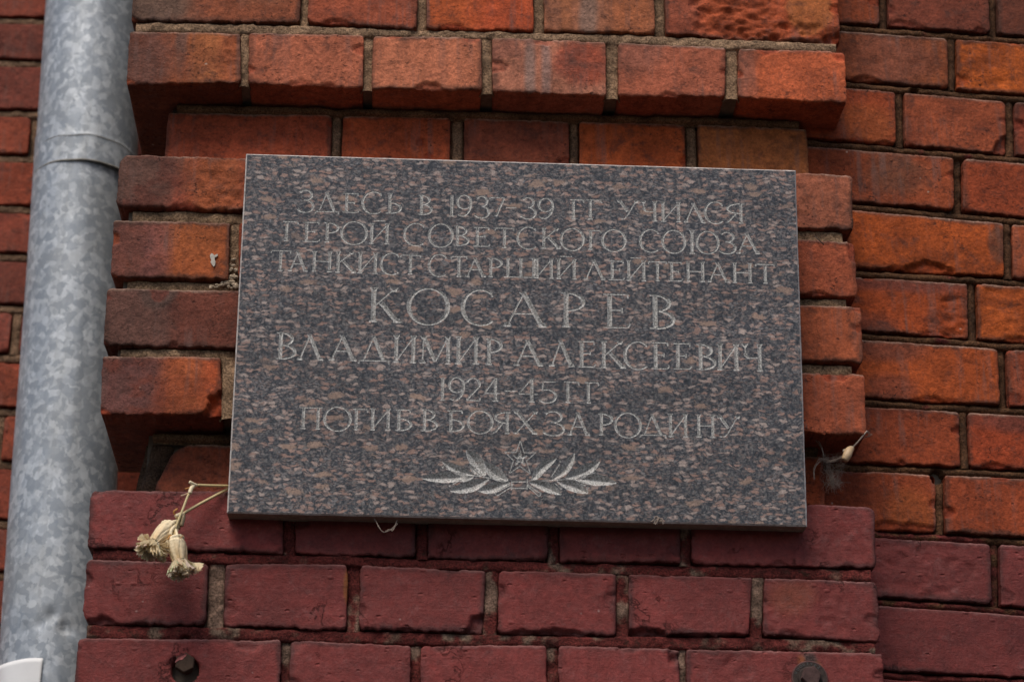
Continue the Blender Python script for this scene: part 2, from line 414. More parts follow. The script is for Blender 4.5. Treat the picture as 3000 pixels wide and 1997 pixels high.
_t.links.new(_at.outputs['Color'], _tr.inputs['Color']); _t.links.new(_t.nodes['Principled BSDF'].outputs[0], _mx.inputs[1]); _t.links.new(_tr.outputs[0], _mx.inputs[2])
_t.links.new(_mx.outputs[0], [n for n in _t.nodes if n.bl_idname == 'ShaderNodeOutputMaterial'][0].inputs['Surface'])
M_WEB = mat_simple('cobweb_silk', (0.32, 0.25, 0.205), 0.9, 300, 0.3, 0)
M_GROUND = mat_simple('asphalt', (0.03, 0.029, 0.028), 0.9, 60, 0.3, 0.003)

# ------------------------------------------------------------------ ground
me = bpy.data.meshes.new('ground'); g = 300
me.from_pydata([(-g, -g, 0), (g, -g, 0), (g, g, 0), (-g, g, 0)], [], [(0, 1, 2, 3)])
gr = link('ground', me, M_GROUND); gr['kind'] = 'structure'

# ------------------------------------------------------------------ bricks
def axis_pts(L, cell):
    e_ = np.array([0, 0.0006, 0.0013, 0.0022, 0.0035, 0.0052])
    n = max(3, int((L - 0.0104) / cell))
    mid = np.linspace(0.0052, L - 0.0052, n + 1)[1:-1]
    return np.concatenate([e_, mid, (L - e_)[::-1]]) / L
def brick(frame, quad, parent, seed, base, mat=None, blobs=(), chips=(), depth=0.11, cell=0.0018, er=0.0019, rc=0.004,
          wob=(0.0007, 0.0007, 0.0010, 0.0019), rough=0.00025, auto=2, lump=0.0003, holes=(), tilt=0.0008, rough_at=(), hoff=0.0):
    """one brick: a finely modelled front face with worn arrises, and its sides going back into the wall"""
    rs = np.random.RandomState(seed)
    if mat is not M_PAINT: base = (base[0] * 1.16, base[1] * 1.0, base[2] * 0.84)
    q = np.array(quad, float)                        # TL TR BR BL in (u, z)
    W = (np.hypot(*(q[1] - q[0])) + np.hypot(*(q[2] - q[3]))) / 2
    H = (np.hypot(*(q[3] - q[0])) + np.hypot(*(q[2] - q[1]))) / 2
    s = axis_pts(W, cell)[None, :]; t = axis_pts(H, cell)[:, None]     # t from top to bottom
    nu, nv = s.size, t.size
    s, t = np.broadcast_arrays(s, t)
    P = (q[0] * ((1 - s) * (1 - t))[..., None] + q[1] * (s * (1 - t))[..., None] + q[2] * (s * t)[..., None] + q[3] * ((1 - s) * t)[..., None])
    x = (s - 0.5) * W; y = (0.5 - t) * H
    L_, R_, T_, B_ = wob
    sd_ = seed % 97
    def ed(c, am, k): return am * (1.0 + 0.9 * fbm(c * 60, c * 0 + k, sd_ + k, 3) + 1.1 * fbm(c * 260, c * 0 + k, sd_ + k + 7, 3))
    aL = W / 2 - ed(y, L_, 1); aR = W / 2 - ed(y, R_, 2); bT = H / 2 - ed(x, T_, 3); bB = H / 2 - ed(x, B_, 4)
    a_ = np.where(x > 0, aR, aL); b_ = np.where(y > 0, bT, bB)
    rcc = rc * (0.45 + 1.1 * rs.rand(4)); rr = np.where(x > 0, np.where(y > 0, rcc[0], rcc[1]), np.where(y > 0, rcc[2], rcc[3]))
    qx = np.abs(x) - (a_ - rr); qy = np.abs(y) - (b_ - rr)
    mx, my = np.maximum(qx, 0), np.maximum(qy, 0); ln = np.hypot(mx, my)
    sdf = ln + np.minimum(np.maximum(qx, qy), 0) - rr
    gx = np.where(ln > 1e-9, mx / np.maximum(ln, 1e-9), (qx > qy) * 1.0) * np.sign(x)
    gy = np.where(ln > 1e-9, my / np.maximum(ln, 1e-9), (qx <= qy) * 1.0) * np.sign(y)
    pull = np.maximum(sdf, 0)
    P[..., 0] -= gx * pull; P[..., 1] -= gy * pull
    x = x - gx * pull; y = y - gy * pull
    di = np.maximum(-sdf, 0)
    r = er * (0.75 + 0.5 * fbm(x * 35, y * 35, sd_ + 9, 3))
    h = -r * (1 - np.sqrt(np.clip(1 - (1 - np.minimum(di / r, 1)) ** 2, 0, 1)))
    h = h + lump * fbm(x * 22, y * 22, sd_ + 21, 3) + rough * fbm(x * 170, y * 170, sd_ + 30, 4)
    h = h + tilt * (rs.uniform(-1, 1) * x / W + rs.uniform(-1, 1) * y / H) * 2
    for (cu, cv, ru, rv, am) in rough_at:
        e_ = np.sqrt(((x / W + 0.5 - cu) / ru) ** 2 + ((y / H + 0.5 - cv) / rv) ** 2) + 0.35 * fbm(x * 60, y * 60, sd_ + 77, 3)
        mk = 1 - sstep(0.75, 1.1, e_)
        h = h + mk * am * (fbm(x * 75, y * 130, sd_ + 41, 5) - 0.7)
    ch = list(chips)
    for i in range(auto):
        side = rs.choice(['b', 'b', 't', 'l', 'r', 'c'])
        cu, cv = rs.uniform(0.08, 0.92), rs.uniform(0.1, 0.9)
        sz = rs.uniform(0.003, 0.009); dp = rs.uniform(0.0012, 0.0035)
        if side == 'b': cv = -0.01
        if side == 't': cv = 1.01
        if side == 'l': cu = 0
        if side == 'r': cu = 1
        if side == 'c': cu, cv = rs.choice([0, 1]), rs.choice([0, 1])
        ch.append((cu, cv, sz * rs.uniform(1.0, 2.6) / W, sz / H, dp))
    chm = np.zeros_like(x)
    for (cu, cv, ru, rv, dp) in ch:
        e_ = np.sqrt(((x / W + 0.5 - cu) / ru) ** 2 + ((y / H + 0.5 - cv) / rv) ** 2)
        e_ = e_ + 0.38 * fbm(x * 110, y * 110, sd_ + 55, 4)
        mk = 1 - sstep(0.86, 1.05, e_)
        h = h - mk * dp * (0.8 + 0.5 * fbm(x * 120, y * 120, sd_ + 61, 4))
        chm = np.maximum(chm, mk)
    for (cu, cv, rad, dp) in holes:
        dd = np.hypot(x - (cu - 0.5) * W, y - (cv - 0.5) * H) + 0.0012 * fbm(x * 90, y * 90, sd_ + 5, 3)
        h = h - dp * (1 - sstep(rad - 0.0008, rad + 0.0008, dd))
    # pigment
    col = np.ones(x.shape + (3,)) * np.array(base)
    col *= (1 + 0.16 * fbm(x * 18, y * 30, sd_ + 71, 4))[..., None]
    U01 = x / W + 0.5; V01 = y / H + 0.5
    for bl in blobs:
        cu, cv, ru, rv, cc, st = bl[:6]; soft = bl[6] if len(bl) > 6 else 0.45
        e_ = np.sqrt(((U01 - cu) / ru) ** 2 + ((V01 - cv) / rv) ** 2) + 0.30 * fbm(x * 55, y * 40, sd_ + 83, 5)
        mk = (st * (1 - sstep(1 - soft, 1 + soft, e_)))[..., None]
        col = col * (1 - mk) + np.array(cc) * mk
    topd = np.maximum(bT - y, 0)
    dustm = np.clip((1 - sstep(0.0008, 0.0034, topd + 0.0016 * fbm(x * 120, y * 120, sd_ + 91, 4))) * (0.55 + 0.6 * fbm(x * 25, y * 25, sd_ + 95, 2)), 0, 0.75)[..., None]
    dcol = np.array([0.24, 0.105, 0.095]) if mat is M_PAINT else np.array([0.36, 0.235, 0.175])
    sootm = np.clip((1 - sstep(0.0005, 0.0065, di + 0.0045 * fbm(x * 60, y * 60, sd_ + 99, 4))) * (0.5 + 0.8 * fbm(x * 14, y * 14, sd_ + 93, 2)), 0, 0.7)[..., None]
    scol = np.array([0.045, 0.015, 0.014]) if mat is M_PAINT else np.array([0.07, 0.032, 0.022])
    if cell < 0.0028:
        col = col * (1 - sootm) + scol * sootm
        col = col * (1 - dustm) + dcol * dustm
    # blotchy soot and scorched skin, different on every brick
    blot = sstep(0.18, 0.55, fbm(x * 38, y * 60, sd_ + 105, 5) + 0.22 * rs.uniform(-1, 1)) * (0.25 if mat is M_PAINT else 0.5)
    col = col * (1 - blot[..., None]) + (np.array(base) * np.array([0.45, 0.42, 0.50])) * blot[..., None]
    if mat is not M_PAINT:
        fresh = np.array(base) * np.array([0.80, 0.62, 0.6])
        mk = (0.75 * chm)[..., None]; col = col * (1 - mk) + fresh * mk
    elif chm.max() > 0:
        mk = (0.35 * chm)[..., None]; col = col * (1 - mk) + np.array([0.07, 0.02, 0.018]) * mk
    c0 = q.mean(0)
    V = np.stack([P[..., 0] - c0[0], -(h + hoff), P[..., 1] - c0[1]], -1).reshape(-1, 3)
    F = [grid_faces(nv, nu)[:, ::-1]]
    idx = np.arange(nu * nv).reshape(nv, nu)
    ring = np.concatenate([idx[0, :-1], idx[:-1, -1], idx[-1, :0:-1], idx[:0:-1, 0]])
    base_n = len(V); Vs = [V]; prev = ring; cs = [col.reshape(-1, 3)]
    nr_ = len(ring); front = len(F[0])
    for dpt in (0.006, 0.03, depth):
        rv_ = V[ring].copy()
        if dpt > 0.01:
            for _k in range(5): rv_ = (np.roll(rv_, 2, 0) + np.roll(rv_, 1, 0) + rv_ + np.roll(rv_, -1, 0) + np.roll(rv_, -2, 0)) / 5
        rv_[:, 1] = dpt - hoff
        jit = 0.0004 * (rs.rand(nr_, 1) - 0.5); rv_[:, [0, 2]] *= (1 + jit * 4)
        Vs.append(rv_); cs.append(np.tile(cs[0].mean(0) * 0.8, (nr_, 1)))
        cur = np.arange(base_n, base_n + nr_); base_n += nr_
        F.append(np.stack([prev, np.roll(prev, -1), np.roll(cur, -1), cur], -1)[:, ::-1]); prev = cur
    V = np.vstack(Vs); F = np.vstack(F); C = np.vstack(cs)
    sm = np.zeros(len(F), bool); sm[:front] = True
    me = mesh_np('brick', V, F[:, ::-1], sm, C)
    p = frame.pt(c0[0], c0[1])
    return link('brick', me, mat or M_BRICK, parent, tuple(p), frame.yaw)

def strip(acc, frame, p0, p1, wd, rec, bead, colour, seed, paint=0.0, cell=0.0022, wobble=0.0006, holes=(), na=15, fade=None):
    """a mortar joint between p0 and p1 (u, z), wd wide, its surface rec behind the brick face, raised by a bead in the middle"""
    p0 = np.array(p0, float); p1 = np.array(p1, float); L = np.hypot(*(p1 - p0)); n = max(3, int(L / cell))
    d = (p1 - p0) / L; nn_ = np.array([-d[1], d[0]])
    s = np.linspace(0, 1, n)[:, None]; t = np.linspace(-1, 1, na)[None, :]
    s, t = np.broadcast_arrays(s, t)
    cen = wobble * 1.6 * fbm(s * L * 25, s * 0 + 3, seed, 3)
    tt = t
    px = p0[0] + d[0] * s * L + nn_[0] * (tt * wd / 2 + cen); pz = p0[1] + d[1] * s * L + nn_[1] * (tt * wd / 2 + cen)
    pw = 0.84 if frame is FACE else 0.66
    prof = np.clip(1 - np.abs(tt / pw) ** (3.2 if frame is FACE else 2.0), 0, 1) ** 0.5
    ragged = 0.70 + 0.30 * sstep(-0.55, 0.1, fbm(px * 16, pz * 16, seed + 5, 3))
    h = -rec - 0.004 * sstep(pw - 0.10, pw + 0.04, np.abs(tt)) + bead * prof * ragged + 0.0017 * fbm(px * 130, pz * 130, seed + 1, 4) + 0.0007 * fbm(px * 30, pz * 30, seed + 2, 3)
    for (hu, hz, hr, hd) in holes:
        dd = np.hypot(px - hu, pz - hz)
        h = h - hd * (1 - sstep(hr * 0.75, hr * 1.2, dd))
    gone = sstep(0.52, 0.72, fbm(px * 9, pz * 9, seed + 8, 3)); h = h - 0.004 * gone + 0.0026 * fbm(px * 70, pz * 70, seed + 31, 5)
    col = np.ones(px.shape + (3,)) * np.array(colour)
    col *= (1 + 0.25 * fbm(px * 20, pz * 20, seed + 12, 3))[..., None]
    if paint > 0:
        mk = sstep(1 - paint - 0.12, 1 - paint + 0.12, 0.5 + 0.8 * fbm(px * 45, pz * 45, seed + 14, 4))
        col = col * (1 - mk[..., None]) + np.array([0.135, 0.030, 0.028]) * mk[..., None]
    pts = frame.o[None, None, :] + px[..., None] * frame.U + h[..., None] * frame.N
    pts[..., 2] = pz
    acc.append((pts.reshape(-1, 3), grid_faces(n, na), col.reshape(-1, 3)))
def build_strips(acc, name, parent):
    V = []; F = []; C = []; o_ = 0
    for v_, f_, c_ in acc:
        V.append(v_); F.append(f_ + o_); C.append(c_); o_ += len(v_)
    me = mesh_np(name, np.vstack(V), np.vstack(F), True, np.vstack(C))
    return link(name, me, M_MORTAR, parent)

# ---- rows of the pier, measured on the photograph (pixels of the 3000 px wide picture), turned into wall coordinates
def lin(*pts):
    xs = [p[0] for p in pts]; ys = [p[1] for p in pts]
    def f(x):
        if x <= xs[0] and len(xs) > 1: return ys[0] + (x - xs[0]) * (ys[1] - ys[0]) / (xs[1] - xs[0])
        if x >= xs[-1] and len(xs) > 1: return ys[-1] + (x - xs[-1]) * (ys[-1] - ys[-2]) / (xs[-1] - xs[-2])
        return float(np.interp(x, xs, ys))
    return f
def row_quads(frame, top, bot, edges):
    """top / bot: pixel line function or a height z; edges: (x_left_top, x_left_bottom, x_right_top, x_right_bottom)"""
    out = []
    for (a_, b_, c_, d_) in edges:
        if callable(bot):
            BL = frame.hit(b_, bot(b_)); BR = frame.hit(d_, bot(d_))
        if callable(top):
            TL = frame.hit(a_, top(a_)); TR = frame.hit(c_, top(c_))
        if not callable(bot): BL = np.array([TL[0], bot]); BR = np.array([TR[0], bot])
        if not callable(top): TL = np.array([BL[0], top]); TR = np.array([BR[0], top])
        out.append([TL, TR, BR, BL])
    return out
Z = EYE
ORG, RED, DRK, PUR, BRN = (0.34, 0.085, 0.026), (0.26, 0.060, 0.028), (0.12, 0.040, 0.028), (0.14, 0.052, 0.042), (0.17, 0.075, 0.032)
SOOT = (0.085, 0.050, 0.038)
LITE = (0.30, 0.105, 0.062); PALE = (0.24, 0.14, 0.11)
MAR = (0.170, 0.0295, 0.0255)

pier = thing('brick_pier', 'projecting brick pier behind the granite plaque, orange red above and painted maroon below', 'brick pier', (0, 0.3, 0))
def child_of(o, parent):
    o.matrix_parent_inverse = Matrix.Translation(-Vector(parent.location)); return o
PIER_OFF = Vector((0, 0.3, 0))
pier.location = (0, 0, 0)

pier_joints = []
def lay(frame, rows, parent, acc, wallkw, head_rec=0.0085, head_bead=0.0045, joint=(0.33, 0.235, 0.155), paints=None, bedrec=0.004, bedbead=0.0015, headw=None):
    """rows: list of dict(q=quads, styles=[...])"""
    n = 0
    for ri, R in enumerate(rows):
        for bi, q in enumerate(R['q']):
            st = dict(wallkw); st.update(R.get('kw', {})); st.update(R['st'][bi] if bi < len(R['st']) else {})
            st.setdefault('base', RED); st.setdefault('seed', 1000 + ri * 41 + bi * 7 + int(abs(frame.yaw) * 1000) + int(frame.o[1] * 900))
            if frame is RIGHT and st.get('mat') is not M_PAINT: st['base'] = tuple(c_ * f_ for c_, f_ in zip(st['base'], (1.0, 0.90, 0.80)))
            brick(frame, q, parent, **st)
            if bi + 1 < len(R['q']):
                q2 = R['q'][bi + 1]
                t0 = (q[1] + q2[0]) / 2; t1 = (q[2] + q2[3]) / 2; wd = abs(q2[0][0] - q[1][0]) + 0.006
                strip(acc, frame, t1, t0, wd, head_rec + 0.0012 * ((ri * 7 + bi * 3) % 3), head_bead, R.get('joint', joint), 200 + ri * 13 + bi, R.get('paint', 0.0), holes=R.get('hh', ()))

# row A (top), row B (corbel edge)
A_bot = lin((382, 63), (873, 69), (1225, 89), (1565, 93), (1922, 102), (2000, 107), (2463, 127))
A_e = [(378, 382, 875, 880), (900, 899, 1228, 1223), (1249, 1247, 1571, 1565), (1590, 1593, 1922, 1922), (1950, 1949, 2463, 2466)]
B_top = lin((382, 88), (700, 95), (1000, 100), (1412, 108), (1777, 123), (2127, 138), (2476, 150))
B_bot = lin((367, 251), (709, 247), (1068, 260), (1416, 268), (1777, 282), (2127, 285), (2483, 304))
B_e = [(378, 368, 706, 707), (728, 725, 1067, 1066), (1091, 1087, 1413, 1414), (1440, 1442, 1777, 1778), (1810, 1809, 2128, 2127), (2162, 2160, 2478, 2484)]
A_q = row_quads(FACE, Z + 1.4085, A_bot, A_e)
B_q = row_quads(FACE, B_top, B_bot, B_e)
def shift(quads, dz, du=0.0):
    return [[p + np.array([du, dz]) for p in q] for q in quads]
A2_q = shift(B_q, 0.154); A3_q = shift(A_q, 0.154)
up_st = [dict(base=LITE), dict(base=RED), dict(base=ORG), dict(base=LITE), dict(base=RED), dict(base=ORG)]
rowsAB = [
 dict(q=A3_q, st=up_st, kw=dict(cell=0.005)), dict(q=A2_q, st=up_st[::-1], kw=dict(cell=0.005)),
 dict(q=A_q, st=[
  dict(base=(0.28, 0.088, 0.045), blobs=[(0.05, 0.5, 0.32, 1.2, (0.14, 0.085, 0.06), 0.9), (0.75, 0.9, 0.5, 0.4, (0.16, 0.10, 0.06), 0.6)], hoff=0.0),
  dict(base=(0.31, 0.080, 0.042)),
  dict(base=(0.40, 0.078, 0.028), blobs=[(0.15, 0.5, 0.3, 0.9, (0.44, 0.09, 0.022), 0.8)], rough_at=[(0.5, 0.6, 0.16, 0.7, 0.0012)]),
  dict(base=(0.30, 0.125, 0.075), blobs=[(0.4, 0.5, 0.08, 1.2, (0.26, 0.16, 0.12), 0.8), (0.2, 0.5, 0.05, 1.2, (0.36, 0.12, 0.05), 0.8), (0.8, 0.5, 0.2, 1, (0.38, 0.11, 0.04), 0.8)]),
  dict(base=(0.34, 0.078, 0.03), rough_at=[(0.42, 0.45, 0.28, 0.8, 0.0055), (0.75, 0.1, 0.4, 0.25, 0.005)], blobs=[(0.82, 0.6, 0.13, 0.42, (0.42, 0.125, 0.035), 0.9, 0.15), (0.05, 0.5, 0.15, 1, (0.33, 0.085, 0.045), 0.8)], chips=[(0.98, -0.05, 0.08, 0.25, 0.006)], auto=1)]),
 dict(q=B_q, st=[
  dict(base=(0.30, 0.090, 0.038), blobs=[(0.1, 0.5, 0.3, 1.2, (0.145, 0.058, 0.042), 0.9), (0.68, 0.5, 0.14, 0.9, (0.42, 0.135, 0.045), 0.8), (0.47, 0.7, 0.05, 0.6, (0.12, 0.07, 0.055), 0.7)], rough_at=[(0.92, 0.5, 0.07, 0.6, 0.002)], depth=0.215),
  dict(base=(0.41, 0.135, 0.080), chips=[(0.45, 0.0, 0.12, 0.12, 0.002), (0.7, 0.0, 0.06, 0.1, 0.003)]),
  dict(base=(0.45, 0.165, 0.098), chips=[(0.52, 0.02, 0.12, 0.12, 0.0035)]),
  dict(base=(0.40, 0.170, 0.118), blobs=[(0.78, 0.6, 0.22, 0.42, (0.36, 0.065, 0.03), 0.85, 0.3), (0.33, 0.45, 0.05, 0.8, (0.27, 0.19, 0.16), 0.7), (0.47, 0.45, 0.04, 0.8, (0.26, 0.19, 0.17), 0.6)]),
  dict(base=(0.36, 0.112, 0.068), blobs=[(0.15, 0.8, 0.3, 0.3, (0.25, 0.10, 0.07), 0.5)]),
  dict(base=(0.42, 0.105, 0.045), blobs=[(0.05, 0.6, 0.12, 0.8, (0.30, 0.12, 0.08), 0.6)], depth=0.145, chips=[(0.95, 0.92, 0.09, 0.14, 0.0025)])],
  kw=dict(wob=(0.0007, 0.0007, 0.0009, 0.0016)))]
lay(FACE, rowsAB, pier, pier_joints, dict(depth=0.14))

# recessed course C under the corbel
C_top = lin((488, 325), (1000, 335), (1327, 341), (1671, 356), (2008, 362), (2365, 376))
C_e = [(490, 490, 975, 975), (1003, 1003, 1322, 1322), (1359, 1359, 1669, 1669), (1695, 1695, 2008, 2008), (2041, 2041, 2365, 2365)]
C_q = row_quads(RECESS, C_top, Z + 1.188, C_e)
rowC = [dict(q=C_q, st=[dict(base=(0.27, 0.062, 0.030)), dict(base=(0.31, 0.072, 0.028), chips=[(0.72, 0.55, 0.035, 0.08, 0.003), (0.8, 0.3, 0.05, 0.06, 0.002)]),
    dict(base=(0.20, 0.060, 0.036)), dict(base=(0.33, 0.080, 0.024)), dict(base=(0.27, 0.100, 0.035))], kw=dict(auto=1))]
lay(RECESS, rowC, pier, pier_joints, dict(depth=0.10))

# four corbelled courses whose ends show either side of the plaque
M_lines = [
 (lin((352, 448), (718, 455), (2335, 501), (2501, 508)), lin((340, 608), (714, 620), (2340, 669), (2502, 675))),
 (lin((331, 641), (675, 650), (2340, 698), (2503, 705)), lin((321, 813), (654, 823), (2344, 864), (2510, 872))),
 (lin((312, 842), (697, 849), (2346, 889), (2525, 895)), lin((299, 1014), (688, 1021), (2355, 1061), (2533, 1067))),
 (lin((297, 1038), (646, 1042), (2357, 1089), (2537, 1093)), lin((293, 1218), (650, 1219), (2359, 1264), (2541, 1278)))]
M_e = [
 [(349, 336, 900, 900), (922, 922, 1270, 1270), (1292, 1292, 1640, 1640), (1662, 1662, 2010, 2010), (2032, 2032, 2499, 2504)],
 [(331, 320, 676, 671), (698, 697, 1085, 1083), (1107, 1107, 1460, 1460), (1482, 1482, 1840, 1840), (1862, 1862, 2190, 2190), (2212, 2212, 2506, 2515)],
 [(312, 300, 862, 862), (884, 884, 1250, 1250), (1272, 1272, 1640, 1640), (1662, 1662, 2040, 2040), (2062, 2062, 2525, 2532)],
 [(298, 292, 648, 654), (690, 690, 1075, 1075), (1097, 1097, 1470, 1470), (1492, 1492, 1860, 1860), (1882, 1882, 2210, 2210), (2232, 2232, 2535, 2542)]]
Mh = dict(cell=0.006, base=RED)
M_st = [
 [dict(base=(0.25, 0.060, 0.034), blobs=[(0.10, 0.6, 0.24, 0.9, (0.095, 0.055, 0.042), 0.85), (0.52, 0.5, 0.16, 0.9, (0.34, 0.09, 0.03), 0.8)], rough_at=[(0.6, 0.55, 0.17, 0.75, 0.003)], rc=0.008, er=0.004, depth=0.155, cell=0.0022), Mh, Mh, Mh,
  dict(base=(0.27, 0.095, 0.058), rough_at=[(0.85, 0.5, 0.5, 1.2, 0.0011)], cell=0.0024, depth=0.145)],
 [dict(base=(0.33, 0.095, 0.034), blobs=[(0.12, 0.5, 0.26, 1.4, (0.13, 0.048, 0.040), 0.85), (0.38, 0.5, 0.12, 0.9, (0.20, 0.07, 0.06), 0.7), (0.75, 0.7, 0.22, 0.4, (0.37, 0.10, 0.03), 0.6)], depth=0.155, rough=0.0001), Mh, Mh, Mh, Mh,
  dict(base=(0.33, 0.088, 0.045), chips=[(0.62, 0.0, 0.14, 0.10, 0.004), (0.98, 0.85, 0.06, 0.25, 0.003)], depth=0.145)],
 [dict(base=(0.145, 0.048, 0.036), blobs=[(0.28, 0.95, 0.10, 0.30, (0.06, 0.042, 0.034), 0.8, 0.2), (0.1, 0.4, 0.25, 0.9, (0.11, 0.058, 0.045), 0.7)], chips=[(0.28, 1.0, 0.06, 0.22, 0.0018), (0.37, 0.0, 0.03, 0.12, 0.003)], depth=0.155, cell=0.0022), Mh, Mh, Mh,
  dict(base=(0.31, 0.086, 0.040), cell=0.0024, depth=0.145)],
 [dict(base=(0.34, 0.080, 0.032), blobs=[(0.12, 0.5, 0.42, 1.5, (0.125, 0.052, 0.046), 0.92), (0.68, 0.45, 0.16, 0.8, (0.40, 0.105, 0.035), 0.7)], chips=[(1.0, 0.02, 0.17, 0.36, 0.011)], depth=0.155), Mh, Mh, Mh, Mh,
  dict(base=(0.29, 0.078, 0.040), chips=[(0.72, 1.02, 0.17, 0.16, 0.004)], depth=0.145)]]
rowsM = [dict(q=row_quads(FACE, a_, b_, M_e[i]), st=M_st[i]) for i, (a_, b_) in enumerate(M_lines)]
lay(FACE, rowsM, pier, pier_joints, dict(depth=0.10), joint=(0.34, 0.25, 0.17))

# recessed course D behind the plaque's foot
D_q = [[np.array([u0, Z + 0.874]), np.array([u1, Z + 0.874]), np.array([u1, Z + 0.815]), np.array([u0, Z + 0.815])]
       for u0, u1 in ((-0.243, -0.118), (-0.108, 0.018), (0.028, 0.152), (0.162, 0.288), (0.298, 0.418))]
D_q[0][0] = np.array([-0.238, Z + 0.874]); D_q[0][3] = np.array([-0.262, Z + 0.815])
rowD = [dict(q=D_q, st=[dict(base=(0.20, 0.060, 0.035), rc=0.012), dict(cell=0.006), dict(cell=0.006), dict(cell=0.006), dict(base=(0.26, 0.062, 0.026))])]
lay(RECESS, rowD, pier, pier_joints, dict(depth=0.10))

# painted courses below
N1_top = lin((265, 1431), (607, 1433), (2367, 1471), (2562, 1480)); N1_bot = lin((255, 1607), (828, 1624), (1212, 1635), (1607, 1647), (1994, 1654), (2569, 1667))
N2_top = lin((251, 1633), (612, 1647), (1019, 1650), (1425, 1667), (1809, 1677), (2204, 1688), (2571, 1701))
N2_bot = lin((236, 1828), (603, 1836), (1017, 1847), (1405, 1857), (1807, 1866), (2197, 1862), (2582, 1883))
N3_top = lin((227, 1866), (850, 1871), (1200, 1887), (1603, 1885), (1990, 1897), (2586, 1909))
N1_e = [(262, 254, 832, 832), (862, 862, 1222, 1218), (1249, 1252, 1609, 1607), (1634, 1638, 1996, 1996), (2022, 2024, 2565, 2571)]
N2_e = [(251, 236, 613, 604), (658, 652, 1021, 1018), (1054, 1049, 1426, 1416), (1460, 1455, 1809, 1808), (1841, 1839, 2205, 2198), (2236, 2233, 2572, 2582)]
N3_e = [(227, 222, 828, 826), (850, 850, 1206, 1208), (1232, 1230, 1604, 1605), (1634, 1637, 1992, 1996), (2006, 2010, 2588, 2597)]
N1_q = row_quads(FACE, N1_top, N1_bot, N1_e); N2_q = row_quads(FACE, N2_top, N2_bot, N2_e); N3_q = row_quads(FACE, N3_top, Z + 0.589, N3_e)
mar = lambda f: tuple(c * f for c in MAR)
rowsN = [
 dict(q=N1_q, paint=0.58, st=[dict(base=mar(1.15), chips=[(0.03, 1.0, 0.05, 0.15, 0.004), (0.8, 1.0, 0.08, 0.14, 0.002)], rough=0.0005), dict(base=mar(0.8)), dict(base=mar(0.8)), dict(base=mar(0.8), blobs=[(0.5, 0.95, 0.6, 0.2, (0.13, 0.05, 0.03), 0.5)]),
      dict(base=mar(1.05), rough_at=[(0.85, 0.3, 0.15, 0.4, 0.0012)], rc=0.008)]),
 dict(q=N2_q, paint=0.55, st=[dict(base=mar(1.0), chips=[(0.15, 0.0, 0.13, 0.12, 0.005), (0.5, 0.0, 0.05, 0.06, 0.003)], rc=0.009),
      dict(base=mar(1.08), blobs=[(0.99, 0.65, 0.03, 0.25, (0.34, 0.11, 0.02), 0.9, 0.3)]),
      dict(base=mar(1.05), chips=[(1.0, 0.0, 0.17, 0.28, 0.007), (0.38, 0.0, 0.06, 0.08, 0.004)]),
      dict(base=mar(1.12), chips=[(0.5, 0.02, 0.22, 0.10, 0.005), (0.25, 0.01, 0.12, 0.07, 0.004)]),
      dict(base=mar(1.08), chips=[(0.13, -0.02, 0.2, 0.17, 0.008), (0.7, 0.0, 0.3, 0.05, 0.004)]),
      dict(base=mar(1.05), blobs=[(0.25, 0.7, 0.2, 0.3, (0.25, 0.085, 0.03), 0.28, 0.5)], rough_at=[(0.05, 0.4, 0.08, 0.7, 0.0022), (0.6, 0.5, 0.12, 0.5, 0.0012)])]),
 dict(q=N3_q, paint=0.55, st=[dict(base=mar(1.12), cell=0.0018, holes=[(0.533, 0.545, 0.0127, 0.03)], chips=[(0.82, 0.97, 0.09, 0.14, 0.003), (0.485, 0.62, 0.04, 0.09, 0.003)]),
      dict(base=mar(1.15), chips=[(0.03, 1.0, 0.1, 0.2, 0.003)]), dict(base=mar(1.2), chips=[(0.15, 0.98, 0.08, 0.10, 0.0025)]),
      dict(base=mar(1.2), chips=[(0.6, 0.99, 0.09, 0.10, 0.002), (0.96, 0.95, 0.06, 0.15, 0.004)]),
      dict(base=mar(1.1), blobs=[(0.62, 0.78, 0.05, 0.22, (0.07, 0.05, 0.045), 0.9, 0.3), (0.585, 0.82, 0.02, 0.14, (0.30, 0.08, 0.02), 0.7), (0.665, 0.7, 0.02, 0.14, (0.30, 0.10, 0.02), 0.6)], rough_at=[(0.28, 0.75, 0.08, 0.2, 0.0015), (0.6, 0.85, 0.05, 0.18, 0.0012)])])]
lay(FACE, rowsN, pier, pier_joints, dict(depth=0.14, mat=M_PAINT, rough=0.0004, lump=0.00035, auto=3, wob=(0.0008, 0.0008, 0.0008, 0.0018)), head_rec=0.0070, head_bead=0.0038, joint=(0.25, 0.18, 0.145))
N4_q = shift(N2_q, -0.155); N5_q = shift(N3_q, -0.155)
lay(FACE, [dict(q=N4_q, st=[], paint=0.7, kw=dict(cell=0.005, base=MAR, seed=77)), dict(q=N5_q, st=[], paint=0.7, kw=dict(cell=0.005, base=MAR, seed=78))], pier, pier_joints, dict(depth=0.14, mat=M_PAINT))

